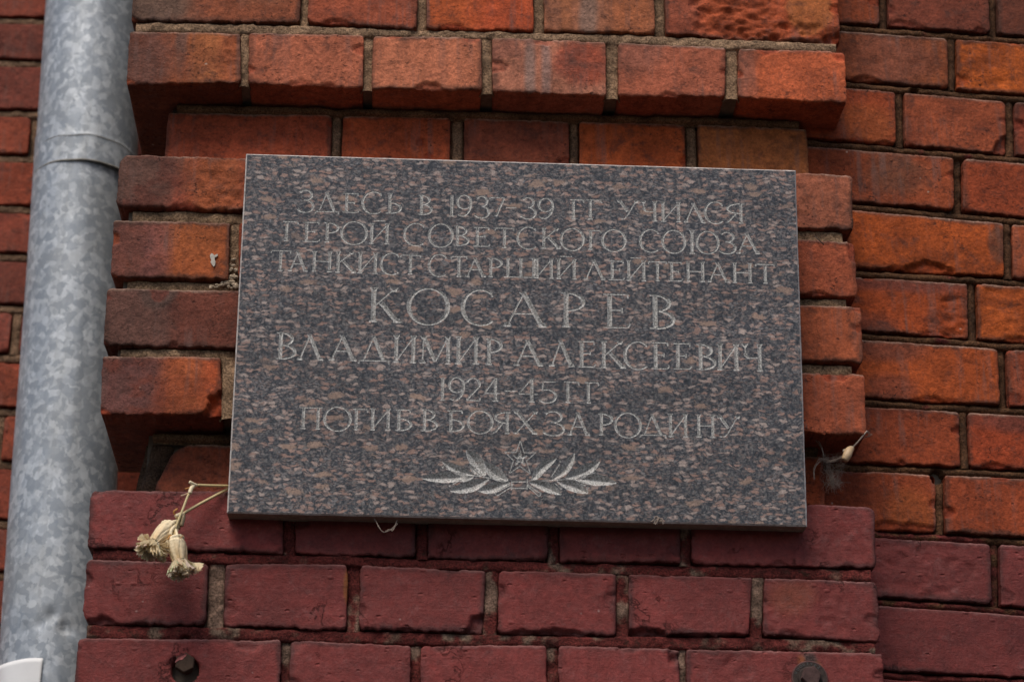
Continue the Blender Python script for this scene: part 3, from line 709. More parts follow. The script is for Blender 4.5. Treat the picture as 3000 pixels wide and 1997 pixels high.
# bed joints of the pier
def bed(frame, acc, upper, lower, rec, bead, colour, seed, paint=0.0, holes=(), inset=(0.006, 0.006), extra=0.006):
    ul = upper[0][3]; ur = upper[-1][2]; ll = lower[0][0]; lr = lower[-1][1]
    u0 = max(ul[0], ll[0]) + inset[0]; u1 = min(ur[0], lr[0]) - inset[1]
    def edge_line(qs, i, j):
        us = [];  zs = []
        for q in qs: us += [q[i][0], q[j][0]]; zs += [q[i][1], q[j][1]]
        return us, zs
    uu, uz = edge_line(upper, 3, 2); lu, lz = edge_line(lower, 0, 1)
    n = 6; cut = np.linspace(u0, u1, n + 1)
    for i in range(n):
        a0, a1 = cut[i], cut[i + 1]
        zt0, zt1 = np.interp(a0, uu, uz), np.interp(a1, uu, uz); zb0, zb1 = np.interp(a0, lu, lz), np.interp(a1, lu, lz)
        wd = ((zt0 - zb0) + (zt1 - zb1)) / 2 + extra
        strip(acc, frame, (a0, (zt0 + zb0) / 2), (a1, (zt1 + zb1) / 2), wd, rec, bead, colour, seed, paint, holes=holes)
LIGHT = (0.30, 0.235, 0.16)
bed(FACE, pier_joints, A3_q, A2_q, 0.008, 0.005, LIGHT, 300)
bed(FACE, pier_joints, A2_q, A_q, 0.008, 0.005, LIGHT, 301)
bed(FACE, pier_joints, A_q, B_q, 0.0075, 0.0055, (0.38, 0.275, 0.185), 302)
for i in range(3):
    bed(FACE, pier_joints, rowsM[i]['q'], rowsM[i + 1]['q'], 0.010, 0.004, (0.32, 0.235, 0.155), 310 + i, inset=(0.018, 0.012))
h1 = FACE.hit(540, 1868)
bed(FACE, pier_joints, N1_q, N2_q, 0.0072, 0.0050, (0.22, 0.165, 0.13), 320, 0.78)
bed(FACE, pier_joints, N2_q, N3_q, 0.0072, 0.0050, (0.22, 0.165, 0.13), 321, 0.72, holes=[(h1[0], h1[1], 0.0042, 0.012)])
bed(FACE, pier_joints, N3_q, N4_q, 0.0072, 0.0050, (0.17, 0.14, 0.11), 322, 0.7)
bed(FACE, pier_joints, N4_q, N5_q, 0.0072, 0.0050, (0.17, 0.14, 0.11), 323, 0.7)
# mortar under the corbel soffits and beside course D
zc = [FACE.hit(700, 247)[1], FACE.hit(1900, 282)[1]]
strip(pier_joints, RECESS, (-0.262, Z + 1.262), (0.412, Z + 1.2615), 0.012, -0.001, 0.003, (0.15, 0.10, 0.06), 330)
strip(pier_joints, RECESS, (-0.262, Z + 0.879), (0.412, Z + 0.878), 0.012, -0.001, 0.003, (0.15, 0.11, 0.07), 331)
strip(pier_joints, RECESS, (-0.262, Z + 0.806), (-0.253, Z + 0.874), 0.034, 0.010, 0.004, (0.085, 0.060, 0.042), 332, wobble=0.003)
jo = build_strips(pier_joints, 'mortar', pier); jo['kind'] = 'stuff'
# the solid body behind the brick faces
core = MB()
core.add(*box_vf(-0.268, 0.414, 0.056, 0.80, 0.0, 3.6))
for z0, z1 in ((Z + 1.2735, 3.6), (Z + 0.892, Z + 1.178), (0.0, Z + 0.802)):
    core.add(*box_vf(-0.300, 0.444, 0.0125, 0.150, z0, z1))
core.add(*box_vf(-0.308, -0.26, 0.151, 0.215, Z + 1.2735, 3.6))
M_CORE = mat_simple('old_mortar', (0.13, 0.105, 0.08), 0.95, 90, 0.4, 0.002)
core.build('masonry_core', M_CORE, pier, False)

# ---- right wall, set back and turned a few degrees
rw = thing('brick_wall', 'orange red brick wall set back right of the plaque, its bottom courses painted maroon', 'brick wall')
RJ = [(98 - 176, 79 - 176, 117 - 170)]
J = [((2472, 79), (3000, 117)), ((2484, 246), (3000, 289)), ((2433, 420), (3000, 467)), ((2508, 603), (3000, 646)), ((2518, 798), (3000, 827)), ((2531, 982), (3000, 1014)),
     ((2544, 1178), (3000, 1203)), ((2518, 1367), (3000, 1388)), ((2573, 1560), (3000, 1586)), ((2582, 1760), (3000, 1790)), ((2599, 1976), (3000, 1996))]
J = [((2455, -430), (3000, -392)), ((2460, -262), (3000, -222)), ((2465, -92), (3000, -52))] + J + [((2600, 2185), (3000, 2205)), ((2610, 2400), (3000, 2420))]
HEADS = [[2600, 2900], [2480 + 300, 3080], [2591, 2909], [2790, 3066], [2636, 2959], [2808, 3135], [2462, 2953], [2849, 3170], [2937, 3270], [2824, 3180], [2756, 3120], [2916, 3270], [2460, 3068], [2850, 3200], [2700, 3060]]
HB = {2: 2591, 3: 2792, 4: 2639, 5: 2810, 6: 2956, 7: 2853, 8: 2943, 9: 2829, 10: 2757, 11: 2920, 12: 3074}
SLOT = 10.5
def RLine(i, off):
    (x0, y0), (x1, y1) = J[i]
    return lambda x: y0 + (x - x0) * (y1 - y0) / (x1 - x0) + off
rstyles = {
 2: [dict(base=(0.25, 0.066, 0.028)), dict(base=(0.17, 0.050, 0.034), chips=[(0.1, 0.0, 0.25, 0.14, 0.002)]), dict(base=DRK)],
 3: [dict(base=(0.26, 0.082, 0.032), blobs=[(0.6, 0.5, 0.3, 0.6, (0.24, 0.075, 0.045), 0.7)]), dict(base=(0.40, 0.105, 0.020), rough_at=[(0.3, 0.5, 0.3, 0.6, 0.0015)]), {}],
 4: [dict(base=(0.29, 0.066, 0.026), blobs=[(0.7, 0.35, 0.3, 0.35, (0.36, 0.09, 0.024), 0.6)]), dict(base=(0.27, 0.076, 0.038), chips=[(1.0, 0.06, 0.12, 0.30, 0.006)]), dict(base=(0.2, 0.05, 0.03))],
 5: [dict(base=(0.25, 0.066, 0.028), blobs=[(0.62, 0.6, 0.2, 0.4, (0.13, 0.06, 0.035), 0.6)]), dict(base=(0.27, 0.062, 0.026)), {}],
 6: [dict(), dict(base=(0.34, 0.084, 0.020), chips=[(0.52, 0.0, 0.16, 0.22, 0.005)], blobs=[(0.96, 0.6, 0.06, 0.3, (0.14, 0.055, 0.03), 0.8, 0.2)]), dict(base=(0.30, 0.085, 0.04))],
 7: [dict(base=(0.31, 0.070, 0.020), blobs=[(0.5, 0.95, 0.7, 0.18, (0.15, 0.045, 0.035), 0.7), (0.25, 0.1, 0.3, 0.25, (0.12, 0.04, 0.03), 0.6)], rough_at=[(0.93, 0.3, 0.14, 0.5, 0.003)]), dict(base=(0.37, 0.095, 0.022), rough_at=[(0.3, 0.5, 0.3, 0.7, 0.0015)]), {}],
 8: [dict(base=(0.32, 0.078, 0.022), blobs=[(0.42, 0.9, 0.2, 0.25, (0.14, 0.045, 0.03), 0.7), (0.45, 0.2, 0.12, 0.25, (0.16, 0.045, 0.03), 0.6)]), dict(base=(0.26, 0.068, 0.034)), {}],
 9: [dict(base=(0.25, 0.060, 0.026)), dict(base=(0.28, 0.058, 0.024), blobs=[(0.5, 0.85, 0.5, 0.2, (0.13, 0.04, 0.03), 0.7)]), {}],
 10: [dict(base=(0.215, 0.052, 0.022), chips=[(0.75, 0.0, 0.3, 0.15, 0.003), (1.0, 1.0, 0.045, 0.16, 0.013)], blobs=[(0.8, 0.3, 0.2, 0.4, (0.32, 0.08, 0.02), 0.6)]), dict(base=(0.25, 0.060, 0.026)), {}],  # first brick's base lowered: shadow beside the pier painted into its colour
 11: [dict(base=mar(0.9), rough_at=[(0.55, 0.5, 0.4, 0.7, 0.0016)]), dict(base=mar(0.95)), {}],
 12: [dict(base=mar(0.9)), dict(base=mar(0.95)), {}]}
rw_joints = []
rrows = []
pal = [RED, ORG, (0.24, 0.06, 0.028), (0.30, 0.075, 0.026), DRK]
for i in range(len(J) - 1):
    tl, bl = RLine(i, SLOT), RLine(i + 1, -SLOT)
    xs = HEADS[i]; xe = [(2335, 2335)] + [(x, (HB.get(i, x + 3) if n_ == (0 if xs[0] > 2500 else 1) else x + 5)) for n_, x in enumerate(xs)]
    last = xs[-1]
    while last < 4300: last += 320; xe.append((last, last + 8))
    ed_ = []
    for a_, b_ in zip(xe[:-1], xe[1:]):
        ed_.append((a_[0] + 12, a_[1] + 12, b_[0] - 12, b_[1] - 12))
    q = row_quads(RIGHT, tl, bl, ed_)
    st = rstyles.get(i, [])
    stl = []
    for n_ in range(len(q)):
        d_ = dict(base=pal[(i * 3 + n_ * 2) % 5] if i < 11 else MAR)
        if n_ < len(st): d_.update(st[n_])
        if ed_[n_][0] > 3000 or i < 2 or i > 12: d_['cell'] = 0.005
        if i >= 11: d_['mat'] = M_PAINT
        stl.append(d_)
    hp = RIGHT.hit(2750, 1391)
    rrows.append(dict(q=q, st=stl, paint=0.75 if i >= 11 else 0.0, joint=(0.115, 0.060, 0.032), hh=[(hp[0], hp[1], 0.007, 0.012)] if i == 10 else ()))
lay(RIGHT, rrows, rw, rw_joints, dict(depth=0.09, wob=(0.0006, 0.0006, 0.0006, 0.0014), auto=3), head_rec=0.008, head_bead=0.005)
hA = RIGHT.hit(2680, 265); hB_ = RIGHT.hit(2748, 1388)
for i in range(len(rrows) - 1):
    bed(RIGHT, rw_joints, rrows[i]['q'], rrows[i + 1]['q'], 0.0085, 0.0068, (0.13, 0.070, 0.036), 400 + i, 0.8 if i >= 11 else (0.45 if i == 10 else 0.1),
        holes=[(hA[0], hA[1], 0.0045, 0.013), (hB_[0], hB_[1], 0.0065, 0.013)])
jo = build_strips(rw_joints, 'mortar', rw); jo['kind'] = 'stuff'
c = MB(); V, F = box_vf(-0.11, 0.66, 0.014, 0.25, 0, 3.6)
V = [tuple(RIGHT.o * np.array([1, 1, 0]) + RIGHT.U * p[0] - RIGHT.N * p[1] + np.array([0, 0, p[2]])) for p in V]
c.add(V, F); c.build('masonry_core', M_CORE, rw, False)

# ---- left wall, far behind the downpipe
lw = thing('brick_wall', 'shaded dark red brick wall far back behind the galvanised downpipe', 'brick wall')
ZL = [Z + z for z in (2.0727, 1.9947, 1.9207, 1.8447, 1.7716, 1.6878, 1.6136, 1.5314, 1.4552, 1.3751, 1.3003, 1.2204, 1.1426, 1.0577, 0.9846, 0.9134, 0.8364, 0.7594, 0.68, 0.60, 0.52)]
lw_joints = []; lrows = []
XJ = {3: 88, 5: 48, 7: 92, 9: 52, 11: 33, 13: 37, 15: 15}
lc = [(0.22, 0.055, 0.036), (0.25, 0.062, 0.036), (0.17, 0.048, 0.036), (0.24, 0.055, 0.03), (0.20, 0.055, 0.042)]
for i in range(len(ZL) - 1):
    zt, zb = ZL[i] - 0.006, ZL[i + 1] + 0.006
    u_ = (LEFT.hit(XJ.get(i, 50), 900)[0] if i % 2 else LEFT.hit(50, 900)[0] + 0.13)
    cuts = [u_ + 0.26 * k for k in range(-3, 5)]
    qs = []
    for a_, b_ in zip(cuts[:-1], cuts[1:]):
        a_ += 0.006; b_ -= 0.006
        if b_ < -1.15 or a_ > -0.22: continue
        qs.append([np.array([a_, zt]), np.array([b_, zt]), np.array([b_, zb]), np.array([a_, zb])])
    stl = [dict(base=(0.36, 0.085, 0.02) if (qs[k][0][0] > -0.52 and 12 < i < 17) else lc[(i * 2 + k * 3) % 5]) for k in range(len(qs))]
    lrows.append(dict(q=qs, st=stl))
lay(LEFT, lrows, lw, lw_joints, dict(depth=0.08, cell=0.003, rc=0.006), head_rec=0.005, head_bead=0.001, joint=(0.25, 0.175, 0.12))
for i in range(len(lrows) - 1):
    bed(LEFT, lw_joints, lrows[i]['q'], lrows[i + 1]['q'], 0.006, 0.003, (0.25, 0.175, 0.12), 500 + i)
jo = build_strips(lw_joints, 'mortar', lw); jo['kind'] = 'stuff'
c = MB(); c.add(*box_vf(-1.6, -0.27, 0.812, 1.0, 0, 4.2)); c.build('masonry_core', M_CORE, lw, False)

# ------------------------------------------------------------------ the granite plaque
PW, PH = 0.563876, 0.3774811
PO = Vector((0.10449, -0.042, 0.96165 + Z))
PR = Euler((0.09572792, 0.00368976, 0.00339208), 'XYZ')
plaque = thing('granite_plaque', 'polished grey and pink granite memorial plaque with carved Cyrillic inscription, star and laurel', 'plaque', PO, PR)
PM = np.array(PR.to_matrix())
def pl(x, y):                    # photo pixel -> (x, z) on the plaque's face
    r = RC @ np.array([(x - 1500) / FPX, (y - 998.5) / FPX, 1.0])
    n_ = PM @ np.array([0, 1, 0]); t = np.dot(np.array(PO) - CAM, n_) / np.dot(r, n_)
    q = PM.T @ (CAM + r * t - np.array(PO)); return q[0], q[2]
Kt, Th = 'k', 'n'
def arc(cx, cy, rx, ry, a0, a1, n=14, w='o'):
    return ('arc', cx, cy, rx, ry, a0, a1, n, w)
def sg(x0, y0, x1, y1, w): return ('seg', x0, y0, x1, y1, w)
def sf(x, y, s=1.0): return ('serif', x, y, s)
G = {
 'Р': [sg(.22, 0, .22, 1, Kt), arc(.22, .73, .70, .26, 90, -90), sf(.22, 0), sg(0, .985, .22, .985, Th)],
 'В': [sg(.22, 0, .22, 1, Kt), arc(.22, .755, .56, .235, 90, -90), arc(.22, .265, .72, .265, 90, -90), sg(0, .99, .22, .99, Th), sg(0, .01, .22, .01, Th)],
 'Ь': [sg(.25, 0, .25, 1, Kt), arc(.25, .275, .70, .27, 90, -90), sf(.25, 1), sg(0, .01, .25, .01, Th)],
 'Б': [sg(.22, 0, .22, 1, Kt), arc(.22, .29, .74, .285, 90, -90), sg(0, .985, .86, .985, Th), sg(.86, .99, .90, .84, Th), sg(0, .01, .22, .01, Th)],
 'Я': [sg(.80, 0, .80, 1, Kt), arc(.80, .74, .70, .25, 90, 270), sg(.55, .50, .12, .04, Kt + 'm'), sf(.80, 0), sg(.80, .985, 1, .985, Th), sg(.12, .03, 0, .02, Th)],
 'Е': [sg(.25, 0, .25, 1, Kt), sg(.02, .985, .90, .985, Th), sg(.90, .99, .93, .86, Th), sg(.25, .52, .70, .52, Th), sg(.70, .60, .70, .44, Th), sg(.02, .012, .92, .012, Th), sg(.92, .01, 1.0, .13, Th)],
 'Г': [sg(.28, 0, .28, 1, Kt), sg(.04, .985, .93, .985, Th), sg(.93, .99, .98, .83, Th), sf(.28, 0)],
 'П': [sg(.2, 0, .2, 1, Kt), sg(.83, 0, .83, 1, Kt), sg(.02, .985, 1.0, .985, Th), sf(.2, 0), sf(.83, 0)],
 'Н': [sg(.17, 0, .17, 1, Kt), sg(.83, 0, .83, 1, Kt), sg(.17, .52, .83, .52, Th), sf(.17, 0), sf(.83, 0), sf(.17, 1), sf(.83, 1)],
 'И': [sg(.14, 0, .14, 1, Kt), sg(.86, 0, .86, 1, Kt), sg(.17, .08, .83, .93, Th), sf(.14, 0), sf(.86, 0), sf(.14, 1), sf(.86, 1)],
 'Й': [sg(.14, 0, .14, 1, Kt), sg(.86, 0, .86, 1, Kt), sg(.17, .08, .83, .93, Th), sf(.14, 0), sf(.86, 0), sf(.14, 1), sf(.86, 1), sg(.22, 1.15, .76, 1.15, Th)],
 'Ш': [sg(.10, 0, .10, 1, Kt), sg(.49, 0, .49, 1, Kt), sg(.88, 0, .88, 1, Kt), sg(-.02, .012, 1, .012, Th), sf(.1, 1), sf(.49, 1), sf(.88, 1)],
 'Т': [sg(.5, 0, .5, 1, Kt), sg(.02, .985, .98, .985, Th), sg(.02, .99, 0, .85, Th), sg(.98, .99, 1.0, .85, Th), sf(.5, 0)],
 'К': [sg(.2, 0, .2, 1, Kt), sg(.24, .47, .80, .98, Th), sg(.40, .58, .90, .02, Kt), sf(.2, 0), sf(.2, 1), sf(.80, 1), sf(.92, 0)],
 'М': [sg(.10, 0, .12, 1, Th), sg(.12, 1, .50, .05, Kt), sg(.50, .05, .88, 1, Th), sg(.90, 0, .88, 1, Kt), sf(.10, 0), sf(.90, 0), sf(.12, 1), sf(.88, 1)],
 'А': [sg(.10, 0, .46, .98, Th), sg(.44, 1.0, .86, 0, Kt), sg(.22, .37, .68, .37, Th), sf(.10, 0), sf(.88, 0), sg(.36, .98, .46, .94, Th)],
 'Л': [sg(.10, 0, .44, .98, Th), sg(.42, 1.0, .84, 0, Kt), sf(.10, 0), sf(.86, 0), sg(.34, .98, .44, .94, Th)],
 'Д': [sg(.17, .04, .47, .98, Th), sg(.45, 1.0, .80, .04, Kt), sg(.02, .035, .98, .035, Th), sg(.05, .04, 0, -.09, Th), sg(.96, .05, .98, -.10, Th)],
 'У': [sg(.13, 1, .50, .42, Kt), sg(.90, .99, .46, .16, Th), sg(.46, .16, .33, .02, Th), sg(.33, .02, .12, .03, Th), sf(.11, 1), sf(.92, 1)],
 'Ч': [sg(.80, 0, .80, 1, Kt), sg(.10, .98, .12, .66, Th), arc(.36, .66, .24, .18, 180, 270, 6), sg(.36, .48, .80, .50, Th), sf(.80, 0), sf(.80, 1), sf(.10, 1)],
 'Х': [sg(.13, 1, .86, 0, Kt), sg(.90, .99, .12, .01, Th), sf(.12, 0), sf(.88, 0), sf(.12, 1), sf(.90, 1)],
 'З': [arc(.42, .765, .42, .225, 150, -90), arc(.42, .27, .54, .27, 90, -155), sg(.32, .54, .42, .54, Th)],
 'С': [arc(.54, .5, .52, .5, 52, 312, 26), sg(.86, .90, .88, .80, Th)],
 'О': [arc(.5, .5, .49, .5, 0, 360, 34)],
 'Ю': [sg(.12, 0, .12, 1, Kt), arc(.64, .5, .36, .5, 0, 360, 30), sg(.12, .5, .28, .5, Th), sf(.12, 0), sf(.12, 1)],
 '1': [sg(.55, 0, .55, 1, Kt), sf(.55, 0), sg(.30, .93, .55, .99, Th)],
 '9': [arc(.48, .68, .44, .32, 0, 360, 24), arc(.32, .62, .60, .61, 6, -88, 12), sg(.34, .015, .08, .08, Th)],
 '3': [arc(.42, .765, .40, .225, 150, -90), arc(.42, .27, .54, .27, 90, -155)],
 '7': [sg(.02, .97, .96, .97, Th), sg(.96, .97, .42, 0, Kt + 'm'), sg(.02, .97, 0, .86, Th)],
 '-': [sg(.05, 0, .95, 0, Th)],
 '2': [arc(.50, .72, .42, .27, 165, -20, 14), sg(.88, .62, .10, .04, Kt + 'm'), sg(.06, .02, .95, .02, Th), sg(.95, .02, .98, .14, Th)],
 '4': [sg(.70, 0, .70, 1, Kt), sg(.68, .98, .03, .34, Th), sg(.02, .33, 1.0, .33, Th), sf(.70, 0)],
 '5': [sg(.20, .97, .92, .97, Th), sg(.20, .97, .14, .56, Th), arc(.42, .31, .52, .30, 120, -150, 18)],
}
# letter boxes measured on the photograph: (x0, x1, top, base) in zoomed views with origin (ox, oy), 2.941 px per photo px
FZ = 2.941
LINES = [
 [('1', 'ЗДЕСЬ В 1937-', [(340, 470, 105, 298), (480, 690, 125, 298), (715, 860, 135, 300), (885, 1070, 122, 310), (1090, 1225, 140, 308), None, (1370, 1490, 152, 318), None, (1630, 1680, 150, 330), (1700, 1832, 150, 335), (1865, 1982, 158, 348), (1985, 2115, 168, 335), (2120, 2222, 200, 259)], 760, 520),
  ('1', '39 ГГ УЧИЛСЯ', [(85, 207, 170, 355), (225, 360, 178, 355), None, (492, 622, 188, 356), (635, 775, 190, 358), None, (905, 1085, 200, 360), (1120, 1258, 207, 372), (1275, 1460, 212, 378), (1480, 1675, 222, 385), (1660, 1832, 208, 395), (1840, 2005, 222, 390)], 1500, 520)],
 [('2', 'ГЕРОЙ СОВЕТ', [(195, 335, 376, 545), (368, 522, 382, 550), (555, 687, 387, 555), (705, 925, 378, 575), (942, 1125, 397, 568), None, (1245, 1437, 392, 585), (1460, 1665, 398, 598), (1678, 1808, 418, 585), (1842, 1987, 427, 592), (2030, 2192, 432, 602)], 760, 520),
  ('2', 'СКОГО СОЮЗА', [(45, 225, 425, 615), (238, 418, 437, 608), (420, 617, 437, 627), (642, 767, 452, 618), (777, 977, 447, 635), None, (1100, 1280, 447, 642), (1295, 1492, 452, 650), (1520, 1777, 460, 655), (1795, 1928, 468, 655), (1930, 2140, 482, 652)], 1500, 520)],
 [('3', 'ТАНКИСТ СТАРШ', [(97, 267, 626, 800), (250, 420, 637, 803), (438, 640, 638, 808), (640, 830, 642, 815), (840, 1025, 647, 822), (1045, 1217, 648, 835), (1215, 1387, 665, 830), None, (1458, 1625, 660, 850), (1650, 1788, 677, 850), (1775, 1955, 690, 852), (1965, 2097, 692, 852), (2112, 2398, 696, 858)], 760, 520),
  ('3', 'ИЙ ЛЕЙТЕНАНТ', [(190, 362, 697, 864), (375, 562, 703, 870), None, (620, 815, 708, 876), (828, 968, 716, 880), (980, 1160, 716, 886), (1175, 1332, 722, 886), (1345, 1470, 727, 890), (1485, 1675, 727, 893), (1685, 1875, 732, 897), (1885, 2085, 737, 904), (2100, 2262, 744, 908)], 1500, 520)],
 [('4', 'КОС', [(925, 1215, 950, 1240), (1283, 1627, 955, 1265), (1745, 2042, 966, 1270)], 760, 520),
  ('4', 'АРЕВ', [(-80, 315, 985, 1280), (420, 630, 990, 1285), (782, 1018, 1000, 1292), (1185, 1402, 1012, 1300)], 1500, 520)],
 [('5', 'ВЛАДИМИР', [(145, 318, 70, 295), (330, 560, 85, 302), (600, 845, 92, 307), (855, 1125, 95, 318), (1150, 1355, 97, 325), (1380, 1655, 105, 332), (1685, 1895, 107, 337), (1945, 2093, 122, 342)], 760, 950),
  ('5', 'АЛЕКСЕЕВИЧ', [(15, 275, 132, 352), (320, 545, 137, 358), (560, 720, 142, 365), (745, 975, 147, 370), (968, 1185, 147, 385), (1198, 1355, 152, 380), (1390, 1545, 160, 383), (1588, 1755, 170, 387), (1765, 1960, 170, 390), (1990, 2170, 172, 397)], 1500, 950)],
 [('6', '1924-', [(1545, 1605, 455, 650), (1630, 1770, 456, 655), (1775, 1905, 458, 656), (1938, 2075, 458, 657), (2108, 2212, 500, 571)], 760, 950),
  ('6', '45ГГ', [(55, 220, 462, 665), (238, 387, 487, 675), (442, 582, 492, 670), (622, 750, 497, 674)], 1500, 950)],
 [('7', 'ПОГИБ В БО', [(338, 540, 712, 895), (558, 787, 708, 915), (795, 935, 724, 905), (950, 1135, 727, 907), (1170, 1312, 730, 912), None, (1390, 1537, 730, 915), None, (1618, 1762, 738, 920), (1795, 2007, 742, 938)], 760, 950),
  ('7', 'Я', [(2015, 2165, 752, 935)], 760, 950),
  ('7', 'Х ЗА РОДИНУ', [(8, 222, 748, 938), None, (280, 452, 745, 955), (478, 675, 757, 950), None, (742, 872, 767, 950), (888, 1108, 760, 972), (1100, 1330, 772, 957), (1340, 1520, 772, 965), (1578, 1760, 780, 968), (1765, 1962, 790, 970)], 1500, 950)],
]
TH_BY_LINE = {'4': 0.0052}
def glyph_strokes(ch, x0, x1, zb, zt, thick, thin):
    W_, H_ = x1 - x0, zt - zb; out = []
    X = lambda u: x0 + u * W_
    Y_ = lambda v: zb + v * H_
    for p in G[ch]:
        if p[0] == 'seg':
            _, a_, b_, c_, d_, w_ = p
            wd = {'k': thick, 'n': thin, 'km': thick * 0.72}[w_]
            out.append(([(X(a_), Y_(b_)), (X(c_), Y_(d_))], [wd / 2, wd / 2]))
        elif p[0] == 'serif':
            _, a_, b_, s_ = p
            half = 0.115 * H_ * s_
            out.append(([(X(a_) - half, Y_(b_)), (X(a_) + half, Y_(b_))], [thin / 2, thin / 2]))
            dz = H_ * 0.055 * (1 if b_ < 0.5 else -1)
            out.append(([(X(a_), Y_(b_)), (X(a_), Y_(b_) + dz * 2)], [thick * 0.72, thick * 0.5]))
        else:
            _, cx, cy, rx, ry, a0, a1, n_, w_ = p
            P_ = []; R_ = []
            for i in range(n_ + 1):
                t = math.radians(a0 + (a1 - a0) * i / n_)
                P_.append((X(cx + rx * math.cos(t)), Y_(cy + ry * math.sin(t))))
                R_.append((thin + (thick * 0.95 - thin) * abs(math.cos(t)) ** 1.5) / 2)
            # keep the curve inside its box
            out.append((P_, R_))
    return out
class Cut:                        # one V shaped chisel stroke: centre line with half widths
    def __init__(s, pts, rad, k=0.47):
        s.p = np.array(pts, float); s.r = np.array(rad, float); s.k = k
        s.closed = np.hypot(*(s.p[0] - s.p[-1])) < 1e-5
        if not s.closed:           # the groove's deepest line stops short of the ends
            q = s.p.copy(); rr = s.r.copy()
            L0 = np.hypot(*(q[1] - q[0])); L1 = np.hypot(*(q[-2] - q[-1]))
            f0 = min(0.45, rr[0] / max(L0, 1e-9)); f1 = min(0.45, rr[-1] / max(L1, 1e-9))
            q0 = q[0] + (q[1] - q[0]) * f0; q1 = q[-1] + (q[-2] - q[-1]) * f1
            q[0] = q0; q[-1] = q1; s.c = q
        else: s.c = s.p.copy()
        s.lo = s.p.min(0) - s.r.max(); s.hi = s.p.max(0) + s.r.max()
    def depth(s, Q):
        d = np.zeros(len(Q))
        ins = np.where((Q[:, 0] >= s.lo[0]) & (Q[:, 0] <= s.hi[0]) & (Q[:, 1] >= s.lo[1]) & (Q[:, 1] <= s.hi[1]))[0]
        if len(ins) == 0: return d
        q = Q[ins]; best = np.zeros(len(ins))
        for i in range(len(s.c) - 1):
            a_, b_ = s.c[i], s.c[i + 1]; ab = b_ - a_; L2 = max(np.dot(ab, ab), 1e-14)
            t = np.clip(((q - a_) @ ab) / L2, 0, 1); dist = np.hypot(*(q - (a_ + t[:, None] * ab)).T)
            w_ = s.r[i] * (1 - t) + s.r[i + 1] * t
            best = np.maximum(best, (w_ - dist) * s.k)
        d[ins] = best; return d
    def outline(s):
        n_ = len(s.p); T = np.zeros_like(s.p)
        for i in range(n_):
            if s.closed: a_, b_ = s.p[(i - 1) % (n_ - 1)], s.p[(i + 1) % (n_ - 1)]
            else: a_, b_ = s.p[max(i - 1, 0)], s.p[min(i + 1, n_ - 1)]
            v_ = b_ - a_; T[i] = v_ / max(np.hypot(*v_), 1e-12)
        N_ = np.stack([-T[:, 1], T[:, 0]], 1)
        return s.p + N_ * s.r[:, None], s.p - N_ * s.r[:, None]
def carve(cuts, x0, x1, z0, z1):
    """flat panel x0..x1, z0..z1 with the cuts carved in: returns verts, flat faces, carved faces"""
    V = [(x0, z0), (x1, z0), (x1, z1), (x0, z1)]; E = [(0, 1), (1, 2), (2, 3), (3, 0)]
    for c_ in cuts:
        o1, o2 = c_.outline(); n_ = len(o1); b_ = len(V)
        V += [tuple(p) for p in o1]; V += [tuple(p) for p in o2]; V += [tuple(p) for p in c_.c]
        for i in range(n_ - 1):
            E += [(b_ + i, b_ + i + 1), (b_ + n_ + i, b_ + n_ + i + 1), (b_ + 2 * n_ + i, b_ + 2 * n_ + i + 1)]
        if not c_.closed: E += [(b_, b_ + n_), (b_ + n_ - 1, b_ + 2 * n_ - 1)]
    S = 1000.0
    r_ = delaunay_2d_cdt([Vector((p[0] * S, p[1] * S)) for p in V], E, [], 0, 1e-4)
    P_ = np.array([(v_[0] / S, v_[1] / S) for v_ in r_[0]])
    T = np.array([f_ for f_ in r_[2] if len(f_) == 3])
    cen = P_[T].mean(1)
    dep = np.zeros(len(P_)); dc = np.zeros(len(cen))
    for c_ in cuts:
        dep = np.maximum(dep, c_.depth(P_)); dc = np.maximum(dc, c_.depth(cen))
    dep[dep < 4e-6] = 0
    flat = (dc < 2e-6)
    return P_, dep, T[flat], T[~flat]
def tri_obj(name, P_, dep, T, mat, parent):
    used = np.unique(T); remap = -np.ones(len(P_), int); remap[used] = np.arange(len(used))
    V = np.stack([P_[used, 0], dep[used], P_[used, 1]], 1)
    T2 = remap[T]
    # orient towards -y
    a_, b_, c_ = V[T2[:, 0]], V[T2[:, 1]], V[T2[:, 2]]
    n_ = np.cross(b_ - a_, c_ - a_); fl = n_[:, 1] > 0
    T2[fl] = T2[fl][:, ::-1]
    me = mesh_np(name, V, T2, False)
    return link(name, me, mat, parent)
CH = 0.0016
fx0, fx1, fz0, fz1 = -PW / 2 + CH, PW / 2 - CH, -PH / 2 + CH, PH / 2 - CH
line_cuts = []; extents = []
for L_ in LINES:
    cuts = []; zs = []
    for (tag_, txt, boxes, ox, oy) in L_:
        for ch, bx in zip(txt, boxes):
            if bx is None or ch == ' ': continue
            a_, b_, tp, bs = [q / FZ for q in bx]
            xm = ox + (a_ + b_) / 2; ym = oy + (tp + bs) / 2
            xl = pl(ox + a_, ym)[0]; xr = pl(ox + b_, ym)[0]; zt = pl(xm, oy + tp)[1]; zb = pl(xm, oy + bs)[1]
            if ch == '-': zt = zb + 0.02
            thick = {'4': 0.0049, '5': 0.0038}.get(tag_, 0.0031); thin = {'4': 0.0019, '5': 0.0017}.get(tag_, 0.00150)
            st = glyph_strokes(ch, xl, xr, zb, zt, thick, thin)
            for P_, R_ in st: cuts.append(Cut(P_, R_))
            zs += [zb - 0.004, zt + (0.006 if ch == 'Й' else 0.002)]
    line_cuts.append(cuts); extents.append((min(c_.lo[1] for c_ in cuts), max(c_.hi[1] for c_ in cuts)))
